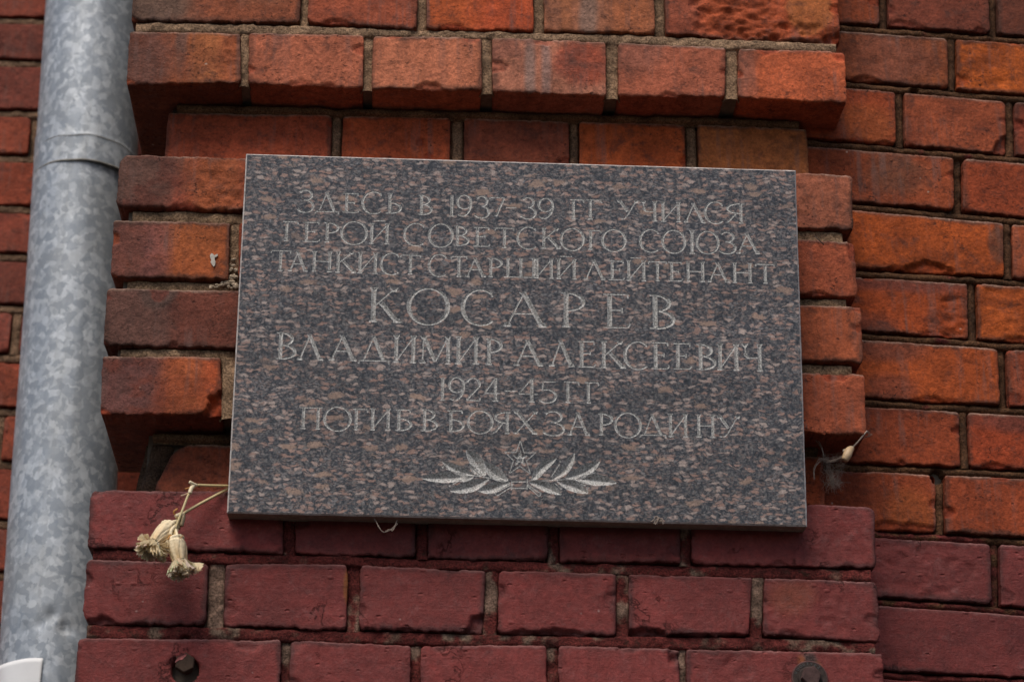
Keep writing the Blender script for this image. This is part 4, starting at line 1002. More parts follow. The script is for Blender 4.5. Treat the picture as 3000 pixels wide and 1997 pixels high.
# emblem: star and laurel
def em(x, y): return pl(1200 + x / 3.625, 1270 + y / 3.625)
star_cuts = []; leaf_cuts = []
sc_ = em(1172, 262); outer = [em(1175, 72), em(1340, 198), em(1283, 425), em(1058, 420), em(1008, 190)]
oc = np.array(outer); cen = oc.mean(0)
inner = [cen + 0.40 * ((oc[i] + oc[(i + 1) % 5]) / 2 - cen) / 0.809 for i in range(5)]
sp_ = []
for i in range(5): sp_ += [tuple(oc[i]), tuple(inner[i])]
for i in range(10): star_cuts.append(Cut([sp_[i], sp_[(i + 1) % 10]], [0.00052, 0.00052]))
for i in range(5):
    tip = cen + 0.46 * (oc[i] - cen); star_cuts.append(Cut([tuple(cen), tuple(tip)], [0.0026, 0.0004], 0.5))
def leaf(tip, base, width, bend=0.0, n_=9):
    a_ = np.array(em(*base)); b_ = np.array(em(*tip)); d = b_ - a_; nn2 = np.array([-d[1], d[0]])
    P_ = []; R_ = []
    for i in range(n_):
        t = i / (n_ - 1); P_.append(tuple(a_ + d * t + nn2 * bend * math.sin(math.pi * t)))
        R_.append(1.25 * width / 3.625 / 2870 / 2 * (math.sin(math.pi * min(1, t * 0.97 + 0.02)) ** 0.8) + 0.0004)
    leaf_cuts.append(Cut(P_, R_, 0.62))
for tip, base, wd, bn in [((600, 175), (800, 445), 105, -0.05), ((345, 290), (690, 440), 70, 0.05), ((130, 470), (660, 450), 90, 0.0), ((430, 605), (840, 478), 95, 0.04), ((730, 605), (1030, 512), 85, 0.05), ((790, 300), (1045, 498), 100, 0.06),
                          ((1560, 258), (1300, 495), 75, 0.08), ((1750, 205), (1512, 487), 75, -0.08), ((2020, 290), (1650, 470), 95, -0.06), ((2195, 522), (1740, 475), 95, 0.03), ((1895, 630), (1565, 502), 95, 0.05), ((960, 560), (1062, 512), 42, 0.0), ((1400, 560), (1275, 510), 42, 0.0), ((905, 380), (1035, 492), 46, -0.03), ((1420, 400), (1310, 490), 40, 0.03), ((640, 330), (770, 450), 46, 0.04), ((520, 500), (680, 455), 40, 0.0), ((1850, 410), (1690, 468), 44, 0.0), ((1610, 645), (1290, 508), 85, 0.05)]:
    leaf(tip, base, wd, bn)
def lseg(a_, b_, w0=0.0007, w1=0.0007): leaf_cuts.append(Cut([em(*a_), em(*b_)], [w0, w1], 0.6))
for a_, b_ in [((1045, 498), (690, 440)), ((1290, 500), (1740, 475)), ((1085, 505), (1250, 505)), ((1095, 575), (1245, 575)), ((1085, 500), (1085, 590)), ((1250, 475), (1250, 592)),
               ((1070, 540), (905, 625)), ((1078, 560), (930, 655)), ((905, 625), (930, 655)), ((1258, 540), (1395, 630)), ((1258, 555), (1380, 665)), ((1395, 630), (1380, 665)),
               ((560, 480), (460, 530)), ((800, 500), (700, 580)), ((1590, 320), (1500, 460)), ((1540, 520), (1615, 580)), ((1780, 510), (1870, 550)), ((440, 385), (385, 365)), ((1880, 430), (1975, 410))]:
    lseg(a_, b_)
for c_ in [(350, 350), (425, 545), (675, 600), (775, 297), (1600, 290), (1895, 570), (1610, 580)]:
    leaf_cuts.append(Cut([em(c_[0] - 8, c_[1]), em(c_[0] + 8, c_[1])], [0.0013, 0.0013], 0.7))
emb_lo = min(c_.lo[1] for c_ in star_cuts + leaf_cuts)
# text rows overlap a little in height because the lines are not quite level: cut the face into row bands only where they are free
bands = []
groups = [[0, 1, 2], [3], [4], [5], [6], ['e']]
allc = {**{i: line_cuts[i] for i in range(7)}, 'e': star_cuts + leaf_cuts}
def ext(g_):
    cs_ = sum([allc[i] for i in g_], []); return min(c_.lo[1] for c_ in cs_), max(c_.hi[1] for c_ in cs_), cs_
E_ = [ext(g_) for g_ in groups]
merged = [list(E_[0])]
for lo, hi, cs_ in E_[1:]:
    if hi > merged[-1][0] - 0.0004:
        merged[-1][0] = min(merged[-1][0], lo); merged[-1][2] = merged[-1][2] + cs_
    else: merged.append([lo, hi, cs_])
bounds = [fz1]
for a_, b_ in zip(merged[:-1], merged[1:]): bounds.append((a_[0] + b_[1]) / 2)
bounds.append(fz0)
def owner(T, P_, cutsets):
    cen_ = P_[T].mean(1); best = np.zeros(len(T)); own = -np.ones(len(T), int)
    for k_, cs_ in cutsets:
        for c_ in cs_:
            d_ = c_.depth(cen_); up_ = d_ > best; best[up_] = d_[up_]; own[up_] = k_
    return own
slabV = []; slabF = []; off = 0
sets = [(i, line_cuts[i]) for i in range(7)] + [(7, star_cuts), (8, leaf_cuts)]
for bi, (lo, hi, cs_) in enumerate(merged):
    P_, dep, Tf, Tc = carve(cs_, fx0, fx1, bounds[bi + 1], bounds[bi])
    slabV.append(np.stack([P_[:, 0], dep, P_[:, 1]], 1)); slabF.append(Tf + off); off += len(P_)
    own = owner(Tc, P_, sets)
    for k_ in np.unique(own):
        if k_ < 0:
            slabF.append(Tc[own == k_] + off - len(P_)); continue
        nm = 'inscription_line' if k_ < 7 else ('carved_star' if k_ == 7 else 'carved_laurel')
        tri_obj(nm, P_, dep, Tc[own == k_].copy(), M_CARVE, plaque)
V = np.vstack(slabV); F = np.vstack(slabF)
n_ = np.cross(V[F[:, 1]] - V[F[:, 0]], V[F[:, 2]] - V[F[:, 0]]); fl = n_[:, 1] > 0; F[fl] = F[fl][:, ::-1]
link('polished_face', mesh_np('polished_face', V, F, False), M_GRAN, plaque)
# arris and sides
TK = 0.030
def ring_pts(x0, x1, z0, z1, y, n_=90, amp=0.0, seed=1, iy=0.0):
    pts = []
    for (ax, az, bx, bz) in ((x0, z0, x1, z0), (x1, z0, x1, z1), (x1, z1, x0, z1), (x0, z1, x0, z0)):
        for i in range(n_):
            t = i / n_; pts.append((ax + (bx - ax) * t, y, az + (bz - az) * t))
    P_ = np.array(pts)
    if amp:
        nz_ = fbm(P_[:, 0] * 55 + P_[:, 2] * 31, P_[:, 2] * 55, seed, 4); P_[:, 1] += amp * nz_
        P_[:, 0] -= np.sign(P_[:, 0]) * (np.abs(np.abs(P_[:, 0]) - PW / 2) < 0.002) * amp * 0.5 * (1 + nz_)
        P_[:, 2] -= np.sign(P_[:, 2]) * (np.abs(np.abs(P_[:, 2]) - PH / 2) < 0.002) * amp * 0.5 * (1 + nz_)
    return P_
r0 = ring_pts(fx0, fx1, fz0, fz1, 0.0); r1 = ring_pts(-PW / 2, PW / 2, -PH / 2, PH / 2, CH, amp=0.0004, seed=3)
nn4 = len(r0); F = grid_faces(2, nn4, closed=True)
link('arris', mesh_np('arris', np.vstack([r0, r1]), F, False), M_ARRIS, plaque)
r2 = ring_pts(-PW / 2, PW / 2, -PH / 2, PH / 2, TK, amp=0.0012, seed=5)
V = np.vstack([r1, r1 * 0.5 + r2 * 0.5, r2, np.array([[0, TK, 0]])]); F = [tuple(q) for q in grid_faces(3, nn4, closed=True)]
F += [(2 * nn4 + i, 2 * nn4 + (i + 1) % nn4, 3 * nn4) for i in range(nn4)]
mb = MB(); mb.add(V, F); mb.build('slab', M_SAWN, plaque, False)
plaque_pos = PO

# ------------------------------------------------------------------ downpipe
def galv(name, y0px, y1px, rr0, n_=72, m_=90, dents=()):
    pass
PY = 0.615
pt_top = at(134, 0, PY); pt_bot = at(0, 1905, PY)
RAD = 0.0655
k0 = (pt_bot.x - pt_top.x) / (pt_bot.z - pt_top.z)
def pipe_axis(z): return Vector((pt_top.x + (z - pt_top.z) * k0 + RAD, PY, z))
pipe = thing('downpipe', 'galvanised steel rainwater downpipe running up the left side', 'drainpipe')
UPX = 0.0035
z_ring = at(170, 470, PY - RAD).z
def pipe_part(name, z0, z1, r_of, nz_):
    V = []; n_ = 96
    for i in range(nz_ + 1):
        z = z0 + (z1 - z0) * i / nz_; ax = pipe_axis(z) + Vector((UPX if name == 'upper_section' else 0, 0, 0))
        for k_ in range(n_):
            t = 2 * math.pi * k_ / n_; r_ = r_of(z, t)
            V.append((ax.x + r_ * math.sin(t), ax.y - r_ * math.cos(t), z))
    return link(name, mesh_np(name, V, grid_faces(nz_ + 1, n_, closed=True), True), M_ZINC, pipe)
def seam(z, t): return 0.0011 * math.exp(-((t - 0.25) / 0.02) ** 2) * 0.4
def r_low(z, t):
    r_ = RAD + seam(z, t) + 0.0006 * math.sin(z * 9 + t * 2)
    d = z_ring - z
    for (px_, py_, dp_, rad_) in DENTS:
        dd = math.hypot((t - px_) * RAD, z - py_); r_ -= dp_ * math.exp(-(dd / rad_) ** 2)
    return r_
DENTS = []
for (x_, y_, dp_, rd_) in [(185, 1832, 0.006, 0.005), (150, 1800, 0.005, 0.006), (67, 1838, 0.004, 0.004), (116, 1828, 0.005, 0.0045), (200, 1845, 0.004, 0.006), (140, 1945, 0.0015, 0.006), (240, 1870, -0.002, 0.008)]:
    p = at(x_, y_, PY - RAD); ax = pipe_axis(p.z); s_ = max(-0.95, min(0.95, (p.x - ax.x) / RAD)); DENTS.append((math.asin(s_), p.z, dp_, rd_))
z_band = at(170, 398, PY - RAD).z
def r_up(z, t):
    r_ = RAD + 0.0024 + seam(z, t)
    r_ += 0.0005 * math.exp(-((z - z_band - 0.003 * math.sin(t * 2.3 + 1)) / 0.0025) ** 2)
    return r_
def tpad(f):
    return lambda z, t: f(z, t if t < math.pi else t - 2 * math.pi)
pipe_part('lower_section', 0.35, z_ring + 0.06, tpad(r_low), 420)
pipe_part('upper_section', z_ring, 3.75, tpad(r_up), 420)
M_SEAL = mat_simple('grimy_sealant', (0.26, 0.24, 0.205), 0.85, 90, 0.5, 0.001)
def ring_line(z0_, r_, w_, wav):
    P_ = []
    for k_ in range(120):
        t = 2 * math.pi * k_ / 120; ax = pipe_axis(z0_); zz_ = z0_ + wav * (math.sin(t * 2.3 + 1) + 0.4 * math.sin(t * 9))
        P_.append(Vector((ax.x + UPX + r_ * math.sin(t), ax.y - r_ * math.cos(t), zz_)))
    V, F = tube_vf(P_ + [P_[0]], w_, 6, False); mb_ = MB(); mb_.add(V, F); mb_.build('sealant_ring', M_SEAL, pipe)
ring_line(z_ring + 0.0004, RAD + 0.0022, 0.0014, 0.0008)
ring_line(z_band, RAD + 0.0026, 0.0006, 0.0016)

# paper notice wrapped round the pipe
notice = thing('paper_notice', 'blank upper corner of a white paper notice wrapped round the downpipe', 'paper notice')
zt_ = at(100, 1928, PY - RAD).z
V = []; nA, nB = 40, 30
for j in range(nB + 1):
    for i in range(nA + 1):
        fr = i / nA; z = zt_ - 0.16 * j / nB
        pr = at(127 - 5 * j / nB * 2.2, 1930, PY - RAD); ax = pipe_axis(z)
        tr = math.asin(max(-0.9, min(0.9, (at(127, 1930, PY - RAD).x - pipe_axis(zt_).x) / RAD))) - 0.10 * j / nB
        t = tr - fr * 1.6
        lift = 0.0022 + 0.0006 * max(0, 1 - fr * 9) + 0.0004 * math.sin(fr * 14 + j * 0.3)
        V.append((ax.x + (RAD + lift) * math.sin(t), ax.y - (RAD + lift) * math.cos(t), z + 0.0006 * math.sin(fr * 9)))
me = mesh_np('sheet', V, grid_faces(nB + 1, nA + 1), True)
ob = link('sheet', me, M_PAPER, notice); md = ob.modifiers.new('thick', 'SOLIDIFY'); md.thickness = 0.0003

# ------------------------------------------------------------------ helper for coloured organic meshes
def pig_obj(name, parts, mat, parent, smooth=True):
    """parts: list of (V, F, colour)"""
    V = []; F = []; C = []; o_ = 0
    for v_, f_, c_ in parts:
        V += [tuple(p) for p in v_]; F += [tuple(i + o_ for i in f) for f in f_]; o_ += len(v_)
        C += ([tuple(c_)] * len(v_) if not hasattr(c_[0], '__len__') else [tuple(x_) for x_ in c_])
    me = bpy.data.meshes.new(name); me.from_pydata(V, [], F); me.update()
    me.polygons.foreach_set('use_smooth', [smooth] * len(me.polygons))
    a_ = me.color_attributes.new('pig', 'FLOAT_COLOR', 'POINT')
    a_.data.foreach_set('color', np.array([(*c_[:3], 1) for c_ in C], np.float32).ravel())
    return link(name, me, mat, parent)

# ------------------------------------------------------------------ dried carnations
rnd = random.Random(5)
STRAW, PALEC, TAN, OCH = (0.54, 0.42, 0.21), (0.84, 0.69, 0.45), (0.62, 0.38, 0.16), (0.48, 0.21, 0.04)
def cz(x, y, Y): return at(350 + x / 4.611, 1380 + y / 4.611, Y)
def calyx(a_, b_, r0, r1, seed):
    """dry calyx: closed ribbed tube from stem end a to petal mouth b"""
    a_, b_ = Vector(a_), Vector(b_); n_, m_ = 64, 26; V = []; C = []; rs2 = random.Random(seed + 9); crease = [rs2.uniform(0, 6.28) for _ in range(9)]
    d = (b_ - a_).normalized(); u = d.orthogonal().normalized(); v_ = d.cross(u); rs = random.Random(seed)
    for i in range(m_ + 1):
        t = i / m_; p = a_.lerp(b_, t)
        r_ = (r0 * (1 - t) + r1 * t + 0.16 * r0 * math.sin(math.pi * t)) * min(1, t / 0.10) ** 0.4 * (1 - 0.10 * math.exp(-((t - 0.2) / 0.05) ** 2))
        r_ = max(r_, 0.0015)
        for k_ in range(n_):
            an = 2 * math.pi * k_ / n_
            rr = r_ * (1 + 0.055 * abs(math.cos(an * 2.5 + seed)) + 0.03 * math.cos(an * 11 + 3 * t)) + 0.0003 * rs.uniform(-1, 1)
            cr_ = max(math.exp(-((math.sin((an - c0_ - 0.25 * math.sin(3 * t + c0_)) / 2)) / 0.035) ** 2) * (1 if (ii_ % 3) else sstep(0.35, 0.6, t)) for ii_, c0_ in enumerate(crease))
            rr -= 0.0006 * cr_; rr -= 0.0005 * math.sin(t * 21 + an * 2) * (t < 0.3)
            V.append(tuple(p + u * math.cos(an) * rr + v_ * math.sin(an) * rr))
            f_ = 0.5 + 0.5 * math.cos(an * 5 + seed + 1)
            w1_ = min(1, max(0, (t - 0.15) * 1.2)) * (0.35 + 0.65 * f_); c_ = [PALEC[j] * (1 - 0.75 * w1_) + (0.66, 0.40, 0.15)[j] * 0.75 * w1_ for j in range(3)]
            C.append([cc_ * (1 - 0.5 * cr_) for cc_ in c_])
    F = [tuple(q) for q in grid_faces(m_ + 1, n_, closed=True)]
    return V, F, C
def petal(root, d, length, width, seed, col):
    """one shrivelled ruffled petal"""
    rs = random.Random(seed); root = Vector(root); d = Vector(d).normalized()
    u = d.cross(Vector((rs.uniform(-1, 1), rs.uniform(-1, 1), rs.uniform(-1, 1)))).normalized(); w_ = d.cross(u)
    n_, m_ = 12, 8; V = []; C = []; ph = rs.uniform(0, 6)
    for i in range(m_ + 1):
        t = i / m_
        for k_ in range(n_ + 1):
            s_ = k_ / n_ - 0.5
            wd = width * (0.18 + 0.82 * t ** 0.8)
            ruf = 0.28 * width * t * math.sin(s_ * 19 + ph + t * 3) + 0.18 * width * t * math.sin(s_ * 37 + ph * 2)
            tip = (0.10 * length * math.sin(s_ * 43 + ph) + 0.05 * length * rs.uniform(-1, 1)) * (t > 0.85)
            p = root + d * (length * t * (1 - 0.5 * (s_ * 1.2) ** 2) + tip) + u * s_ * wd + w_ * (ruf + 0.25 * width * (t ** 2) * math.cos(ph))
            V.append(tuple(p)); f_ = 0.8 + 0.35 * t + rs.uniform(-0.08, 0.08)
            C.append([c_ * f_ for c_ in col])
    return V, [tuple(q) for q in grid_faces(m_ + 1, n_ + 1)], C
def carnation(label, stem, node_twigs, cal, mouth_dir, r0, r1, petals, lobes, seed):
    t_obj = thing('dried_carnation', label, 'dried flower', group='dried carnations tucked behind the plaque')
    pig_obj('stem', [(*tube_vf(catmull([cz(*p) for p in stem[0]], 8), stem[1], 10, True, 0.12), STRAW)] +
            [(*tube_vf(catmull([cz(*p) for p in tw[0]], 5), tw[1], 7), tw[2]) for tw in node_twigs], M_DRY, t_obj)
    a_, b_ = cz(*cal[0]), cz(*cal[1])
    pig_obj('calyx', [calyx(a_, b_, r0, r1, seed)], M_DRY, t_obj)
    rs = random.Random(seed)
    d0 = (b_ - a_).normalized(); u = d0.orthogonal().normalized(); v_ = d0.cross(u)
    dh = (d0 * 0.55 + Vector(mouth_dir)).normalized(); u2 = dh.orthogonal().normalized(); v2 = dh.cross(u2)
    for i in range(petals):
        layer = i % 4; a0 = 2 * math.pi * i * 0.618; span = 1.5 if layer < 2 else 1.9
        Rm = (0.0150, 0.0135, 0.0105, 0.0070)[layer] * rs.uniform(0.9, 1.12); Ln = (0.0125, 0.0150, 0.0165, 0.0170)[layer] * rs.uniform(0.9, 1.1)
        n_, m_ = 40, 12; V = []; C = []; ph = rs.uniform(0, 6); ph2 = rs.uniform(0, 6); kf = rs.uniform(8, 12)
        cb_ = [c_ * rs.uniform(0.88, 1.08) for c_ in ((0.88, 0.78, 0.56) if rs.random() < 0.6 else (0.80, 0.66, 0.40))]
        for j in range(m_ + 1):
            t = j / m_
            for q_ in range(n_ + 1):
                s_ = q_ / n_ - 0.5; an = a0 + s_ * span * (0.55 + 0.45 * t)
                r_ = r1 * 0.85 + (Rm - r1 * 0.85) * t ** 1.25
                fold = t * (0.0016 * math.sin(s_ * span * kf * 1.6 + ph) + 0.0009 * math.sin(s_ * span * kf * 3.7 + ph2 + 4 * t))
                ax_ = Ln * t * (1 - 0.22 * (2 * s_) ** 4) + t ** 3 * (0.0012 * math.sin(s_ * 40 + ph) + 0.0006 * math.sin(s_ * 83 + ph2)) + 0.5 * fold
                dr_ = (u2 * math.cos(an) + v2 * math.sin(an))
                mixd = d0 * (1 - t) + dh * t
                V.append(tuple(b_ - d0 * 0.003 + mixd.normalized() * ax_ + dr_ * (r_ + fold + 0.0005 * rs.uniform(-1, 1) * t)))
                f_ = 1.0 - 0.16 * t + 0.10 * math.sin(s_ * 23 + ph2)
                C.append([c_ * f_ for c_ in cb_])
        pig_obj('petal', [(V, [tuple(q) for q in grid_faces(m_ + 1, n_ + 1)], C)], M_PETAL, t_obj)
    for k_, (p0, p1, w_) in enumerate(lobes):
        A_, B_ = cz(*p0), cz(*p1)
        V, F, C = petal(A_, B_ - A_, (B_ - A_).length, w_, seed * 90 + k_, PALEC); pig_obj('petal', [(V, F, C)], M_PETAL, t_obj)
    return t_obj
carnation('dried straw coloured carnation hanging lowest, its bent stem tucked behind the plaque',
    ([(1700, 200, 0.012), (1440, 196, -0.004), (1230, 192, -0.012), (1035, 188, -0.018), (985, 225, -0.021), (925, 330, -0.025), (860, 500, -0.030), (800, 650, -0.034), (755, 775, -0.037), (740, 880, -0.038)], 0.00125),
    [([(1040, 190, -0.018), (985, 165, -0.022), (945, 143, -0.024)], [0.0016, 0.0016, 0.0005][:1] * 11, PALEC), ([(940, 290, -0.022), (880, 315, -0.026), (832, 330, -0.028)], 0.0007, (0.55, 0.36, 0.24)),
     ([(985, 210, -0.021), (930, 225, -0.024), (885, 238, -0.025)], 0.0006, OCH), ([(1000, 190, -0.020), (965, 240, -0.023), (950, 300, -0.024)], 0.0021, PALEC),
     ([(745, 740, -0.037), (700, 800, -0.040), (690, 860, -0.041)], 0.0016, PALEC), ([(760, 790, -0.037), (775, 850, -0.040), (775, 900, -0.041)], 0.0015, PALEC),
     ([(800, 890, -0.042), (840, 890, -0.046), (855, 860, -0.047)], 0.0005, TAN), ([(690, 860, -0.042), (665, 895, -0.045), (655, 920, -0.046)], 0.0008, OCH)],
    ((750, 870, -0.038), (812, 1215, -0.040)), (0.15, 0, -0.2), 0.0076, 0.0068, 16,
    [((745, 1170, -0.040), (735, 1400, -0.044), 0.009), ((880, 1210, -0.040), (1090, 1345, -0.040), 0.012), ((800, 1230, -0.043), (860, 1400, -0.048), 0.012)], 3)
carnation('dried straw coloured carnation on the left with a fuller crumpled head, tucked behind the plaque',
    ([(1700, 110, 0.014), (1440, 250, -0.002), (1250, 352, -0.010), (1050, 460, -0.016), (880, 560, -0.022), (820, 610, -0.024), (760, 680, -0.026), (690, 745, -0.028)], 0.00130),
    [([(850, 585, -0.023), (790, 595, -0.026), (755, 585, -0.028), (735, 545, -0.030), (785, 505, -0.030)], 0.0009, OCH), ([(860, 575, -0.022), (800, 590, -0.026), (760, 610, -0.028)], 0.0022, PALEC),
     ([(865, 570, -0.022), (860, 650, -0.024), (835, 740, -0.024)], 0.0020, (0.36, 0.27, 0.15)), ([(830, 600, -0.022), (810, 690, -0.022), (800, 780, -0.022)], 0.0017, (0.30, 0.22, 0.12)),
     ([(760, 680, -0.027), (680, 700, -0.033), (600, 720, -0.037)], 0.0022, PALEC)],
    ((715, 715, -0.028), (480, 975, -0.038)), (-0.1, 0, -0.75), 0.0084, 0.0064, 16,
    [((390, 990, -0.040), (275, 865, -0.042), 0.009), ((400, 960, -0.040), (380, 845, -0.042), 0.007), ((440, 1000, -0.040), (215, 1060, -0.044), 0.012),
     ((470, 960, -0.046), (475, 1100, -0.055), 0.010), ((520, 990, -0.042), (660, 1030, -0.044), 0.009), ((500, 1000, -0.040), (640, 1100, -0.046), 0.010)], 8)

# ------------------------------------------------------------------ bolts
def hexprism(c, r_, y0, y1, rot, n_=6, bev=0.0008):
    V = []; 
    for (y, rr) in ((y1, r_), (y0 + bev, r_), (y0, r_ - bev)):
        for k_ in range(n_):
            t = rot + 2 * math.pi * k_ / n_; V.append((c[0] + rr * math.cos(t), y, c[2] + rr * math.sin(t)))
    F = [tuple(q) for q in grid_faces(3, n_, closed=True)] + [tuple(2 * n_ + k_ for k_ in range(n_))]
    return V, F
def ringv(c, prof, n_=48):
    V = []
    for (r_, y) in prof:
        for k_ in range(n_):
            t = 2 * math.pi * k_ / n_; V.append((c[0] + r_ * math.cos(t), y, c[2] + r_ * math.sin(t)))
    return V, [tuple(q) for q in grid_faces(len(prof), n_, closed=True)]
cb = at(542, 1941, -0.003)
b1 = thing('hex_bolt', 'hexagonal bolt head standing in an open drilled hole, chipped maroon paint on its top left', 'bolt', group='bolts through the painted brickwork')
V, F = hexprism(cb, 0.0098, -0.006, 0.002, math.radians(28)); n6 = len(V)
STL = (0.060, 0.036, 0.024)
pig_obj('head', [(V, F, STL)], M_BOLT, b1, False)
V, F = ringv(cb, [(0.0064, 0.035), (0.0066, 0.010), (0.0066, 0.0021)], 24); pig_obj('shank', [(V, F, (0.10, 0.03, 0.025))], M_BOLT, b1)
# paint flake left on the head
fl_ = [(-0.0088, 0.001), (-0.0092, -0.001), (-0.0072, 0.0008), (-0.0050, 0.0018), (-0.0025, 0.0024), (-0.0008, 0.0044), (0.0009, 0.0058), (0.0016, 0.0078), (0.0000, 0.0086), (-0.0042, 0.0084), (-0.0062, 0.0055)]
V = [(cb[0] + x_, -0.0064, cb[2] + z_) for x_, z_ in fl_] + [(cb[0] + x_, -0.0059, cb[2] + z_) for x_, z_ in fl_]
nf = len(fl_); F = [tuple(range(nf))] + [(i, (i + 1) % nf, nf + (i + 1) % nf, nf + i) for i in range(nf)]
pig_obj('paint_flake', [(V, F, (0.26, 0.085, 0.08))], M_BOLT, b1)
cb2 = at(2373, 1985, -0.004)
b2 = thing('hex_bolt', 'hexagonal bolt over a round dark washer with raised letters round its rim', 'bolt', group='bolts through the painted brickwork')
V, F = ringv(cb2, [(0.0170, 0.0), (0.0172, -0.0028), (0.0166, -0.0036), (0.0118, -0.0036), (0.0112, -0.0052), (0.0104, -0.0056), (0.0001, -0.0056)])
pig_obj('washer', [(V, F, (0.045, 0.032, 0.028))], M_BOLT, b2, False)
V, F = hexprism(cb2, 0.0098, -0.0135, -0.0056, math.radians(12)); pig_obj('head', [(V, F, (0.075, 0.042, 0.038))], M_BOLT, b2, False)
V, F = ringv(cb2, [(0.0173, 0.001), (0.0176, -0.0026), (0.0170, -0.0038), (0.0162, -0.0037)]); pig_obj('painted_rim', [(V, F, (0.10, 0.048, 0.045))], M_BOLT, b2)
ltr = MB()
for i, ch in enumerate('VUO0790Z'):
    cu_ = bpy.data.curves.new('raised_letter', 'FONT'); cu_.body = ch; cu_.size = 0.0040; cu_.extrude = 0.0003; cu_.resolution_u = 2
    to = bpy.data.objects.new('tmp', cu_); COL.objects.link(to)
    dg = bpy.context.evaluated_depsgraph_get(); me = to.evaluated_get(dg).to_mesh()
    an = math.radians(158 - i * 15.5); R_ = 0.0128
    vs = []
    for v_ in me.vertices:
        x_, z_ = v_.co.x - 0.0013, v_.co.y; rad_ = R_ + z_; tx, tz = math.sin(an), -math.cos(an)
        vs.append((cb2[0] + math.cos(an) * rad_ + tx * x_, -0.0037 - v_.co.z, cb2[2] + math.sin(an) * rad_ + tz * x_))
    ltr.add(vs, [tuple(p.vertices) for p in me.polygons])
    to.to_mesh_clear() if hasattr(to, 'to_mesh_clear') else None
    bpy.data.objects.remove(to); bpy.data.curves.remove(cu_)
lo_ = ltr.build('raised_letters', mat_simple('worn_steel', (0.095, 0.095, 0.09), 0.6, 300, 0.3, 0, 0.2), b2, False)

# ------------------------------------------------------------------ small litter
def gz(x, y, Y): return at(2350 + x / 6.533, 1220 + y / 6.533, Y)
husk = thing('dry_husk', 'pale dry bract hanging from a thread of cobweb under the right corbel corner', 'dry leaf')
pts = catmull([gz(960, 600, 0.010), gz(900, 650, 0.008), gz(860, 740, 0.006), gz(810, 835, 0.006)], 6)
n_ = len(pts); V, F = tube_vf(pts, [0.0010 + 0.0036 * math.sin(math.pi * min(1, 0.15 + 0.62 * i / (n_ - 1))) for i in range(n_)], 10)
pig_obj('bract', [(V, F, (0.55, 0.38, 0.22))], M_DRY, husk)
V, F = tube_vf(catmull([gz(800, 660, 0.010), gz(880, 640, 0.006), gz(935, 610, 0.008), gz(965, 590, 0.008)], 5), 0.0021, 8); pig_obj('bract', [(V, F, (0.62, 0.50, 0.38))], M_DRY, husk)
V, F = tube_vf(catmull([gz(960, 600, 0.010), gz(1060, 490, 0.006), gz(1160, 370, 0.002), gz(1245, 275, -0.001)], 6), 0.0008, 6); pig_obj('thread', [(V, F, (0.50, 0.40, 0.33))], M_DRY, husk)
def strands(name, label, paths, rad, jit, count, seed, cat='cobweb'):
    rs = random.Random(seed); mb_ = MB()
    for c_ in range(count):
        pth = paths[c_ % len(paths)]
        P_ = [Vector(p) + Vector((rs.gauss(0, jit), rs.gauss(0, jit), rs.gauss(0, jit))) for p in pth]
        mb_.add(*tube_vf(catmull(P_, 5), rad * rs.uniform(0.6, 1.3), 4, False))
    o = mb_.build(name, M_WEB, None, True); o['label'] = label; o['category'] = cat; return o
strands('cobweb', 'grey ragged cobweb sagging below the right corbel beside the plaque',
        [[gz(440, 790, 0.03), gz(470, 950, 0.03), gz(520, 1150, 0.03), gz(600, 1290, 0.03)], [gz(600, 1290, 0.03), gz(650, 1150, 0.028), gz(700, 980, 0.025), gz(800, 860, 0.012)],
         [gz(400, 800, 0.03), gz(480, 840, 0.028), gz(600, 800, 0.02), gz(760, 760, 0.01)], [gz(500, 1330, 0.03), gz(560, 1200, 0.03), gz(640, 1240, 0.03), gz(720, 1290, 0.03)],
         [gz(430, 820, 0.03), gz(520, 1000, 0.03), gz(560, 1180, 0.03), gz(640, 1330, 0.03)]], 0.00008, 0.0034, 130, 4)
strands('cobweb', 'pale loop of dusty cobweb hanging from the plaque\'s bottom edge, left of its middle',
        [[at(1080 + x_ / 13.86, 1500 + y_ / 13.86, Y_) for x_, y_, Y_ in p] for p in (
            [(230, 270, -0.02), (330, 430, -0.02), (420, 620, -0.02), (600, 800, -0.02), (800, 760, -0.02), (950, 660, -0.02), (1080, 520, -0.02), (1150, 340, -0.018)],
            [(640, 800, -0.02), (850, 700, -0.02), (970, 740, -0.021), (1060, 600, -0.02), (1180, 460, -0.02)])], 0.00011, 0.00028, 34, 9)
strands('fluff', 'small knotted tuft of dry plant fibre caught on the plaque\'s bottom edge, right part',
        [[at(1850 + x_ / 11.78, 1480 + y_ / 11.78, -0.0275) for x_, y_ in p] for p in ([(720, 540), (800, 480), (860, 390), (940, 420), (900, 560), (850, 640)], [(850, 640), (780, 590), (840, 540), (950, 430), (1060, 520), (1000, 570)], [(980, 540), (1060, 510), (1090, 640)])], 0.00035, 0.0006, 14, 12, 'fluff')
strands('cobweb', 'thin pale threads of cobweb stretched between the dry bract and the plaque\'s right edge',
        [[gz(60, 130, -0.01), gz(150, 300, 0.01), gz(300, 450, 0.02), gz(380, 650, 0.02), gz(420, 820, 0.02)], [gz(220, 1180, 0.02), gz(240, 1000, 0.02), gz(330, 850, 0.02), gz(420, 820, 0.02), gz(560, 850, 0.015), gz(760, 770, 0.008)],
         [gz(420, 830, 0.02), gz(470, 800, 0.02), gz(540, 850, 0.018), gz(620, 800, 0.015)], [gz(1245, 275, -0.001), gz(1285, 350, 0.004), gz(1150, 430, 0.02), gz(960, 600, 0.016), gz(760, 770, 0.008)]], 0.00016, 0.0009, 22, 31)
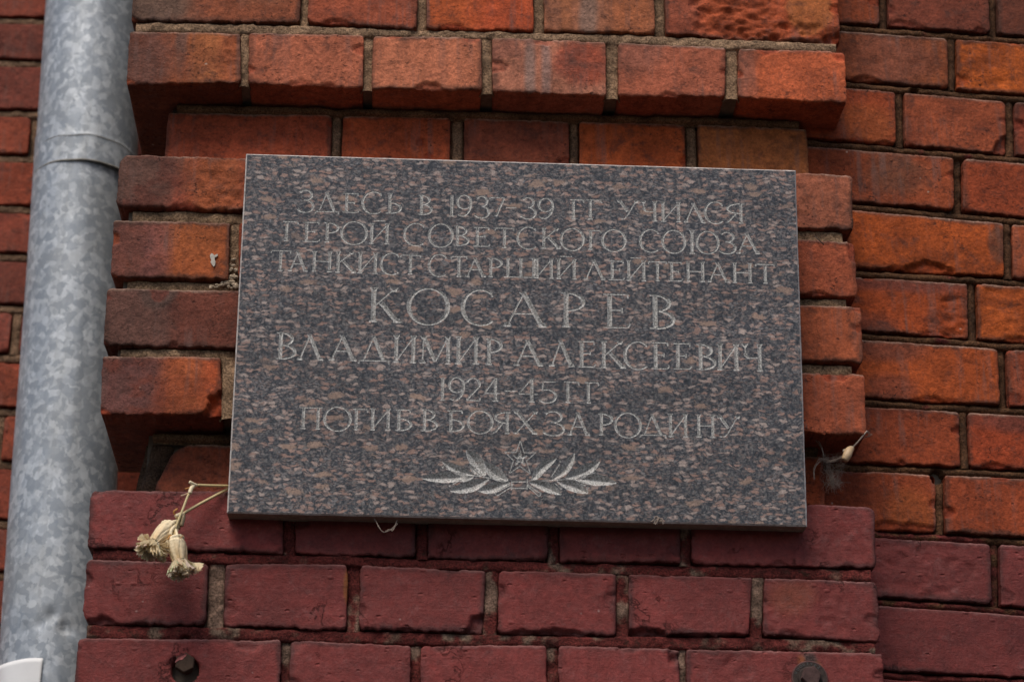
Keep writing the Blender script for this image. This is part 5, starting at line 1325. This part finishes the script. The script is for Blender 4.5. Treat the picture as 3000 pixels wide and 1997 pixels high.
twig = MB(); twig.add(*tube_vf([at(2387, 693, -0.001), at(2400, 704, -0.003), at(2414, 717, -0.003)], 0.0006, 6))
o = twig.build('dry_stalk', mat_simple('dark_stalk', (0.05, 0.03, 0.02), 0.8, 300, 0.3, 0), None)
o['label'] = 'short dark dry stalk caught on the second brick right of the plaque'; o['category'] = 'twig'
# splash of white plaster on a brick left of the plaque
spl = [(1452, 215), (1448, 195), (1458, 180), (1470, 185), (1478, 195), (1490, 188), (1500, 185), (1503, 195), (1492, 205), (1482, 207), (1480, 222), (1486, 238), (1483, 262), (1474, 272), (1460, 255), (1452, 240), (1458, 225)]
P_ = [at(x_ / 2.354, 666 + y_ / 2.354, -0.0015) for x_, y_ in spl]; nf = len(P_)
V = [(p.x, -0.0022, p.z) for p in P_] + [(p.x, 0.001, p.z) for p in P_]; F = [tuple(range(nf))] + [(i, (i + 1) % nf, nf + (i + 1) % nf, nf + i) for i in range(nf)]
lump_pts = []
for (x_, y_, r_) in [(1590, 290, 10), (1600, 250, 8), (1612, 215, 8), (1625, 330, 12), (1600, 340, 13), (1570, 372, 13), (1535, 385, 11), (1500, 392, 10), (1465, 398, 9), (1610, 380, 13), (1632, 400, 12), (1580, 400, 9), (1625, 290, 10)]:
    lump_pts.append((at(x_ / 2.354, 666 + y_ / 2.354, 0.0), r_ / 2.354 / 2870 * 1.0))
smb = MB(); rs_ = random.Random(4)
for p, r_ in lump_pts:
    for q_ in range(5):
        cx_, cz_ = p.x + rs_.gauss(0, r_ * 0.9), p.z + rs_.gauss(0, r_ * 0.7); rr_ = r_ * rs_.uniform(0.5, 1.1)
        Vv = []; nn_, mm_ = 10, 6
        for i in range(mm_ + 1):
            ph_ = math.pi * i / mm_
            for j in range(nn_):
                th_ = 2 * math.pi * j / nn_; w_ = rr_ * (1 + 0.3 * rs_.uniform(-1, 1))
                Vv.append((cx_ + w_ * math.sin(ph_) * math.cos(th_) * 1.3, 0.0030 + 0.75 * w_ * math.cos(ph_), cz_ + w_ * math.sin(ph_) * math.sin(th_)))
        smb.add(Vv, [tuple(f) for f in grid_faces(mm_ + 1, nn_, closed=True)])
smb.build('mortar_smear', mat_simple('pale_mortar', (0.46, 0.36, 0.26), 0.95, 260, 0.4, 0.002), pier)
mb = MB(); mb.add(V, F); mb.build('plaster_splash', mat_simple('plaster', (0.50, 0.46, 0.40), 0.9, 300, 0.2, 0.0005), pier, False)
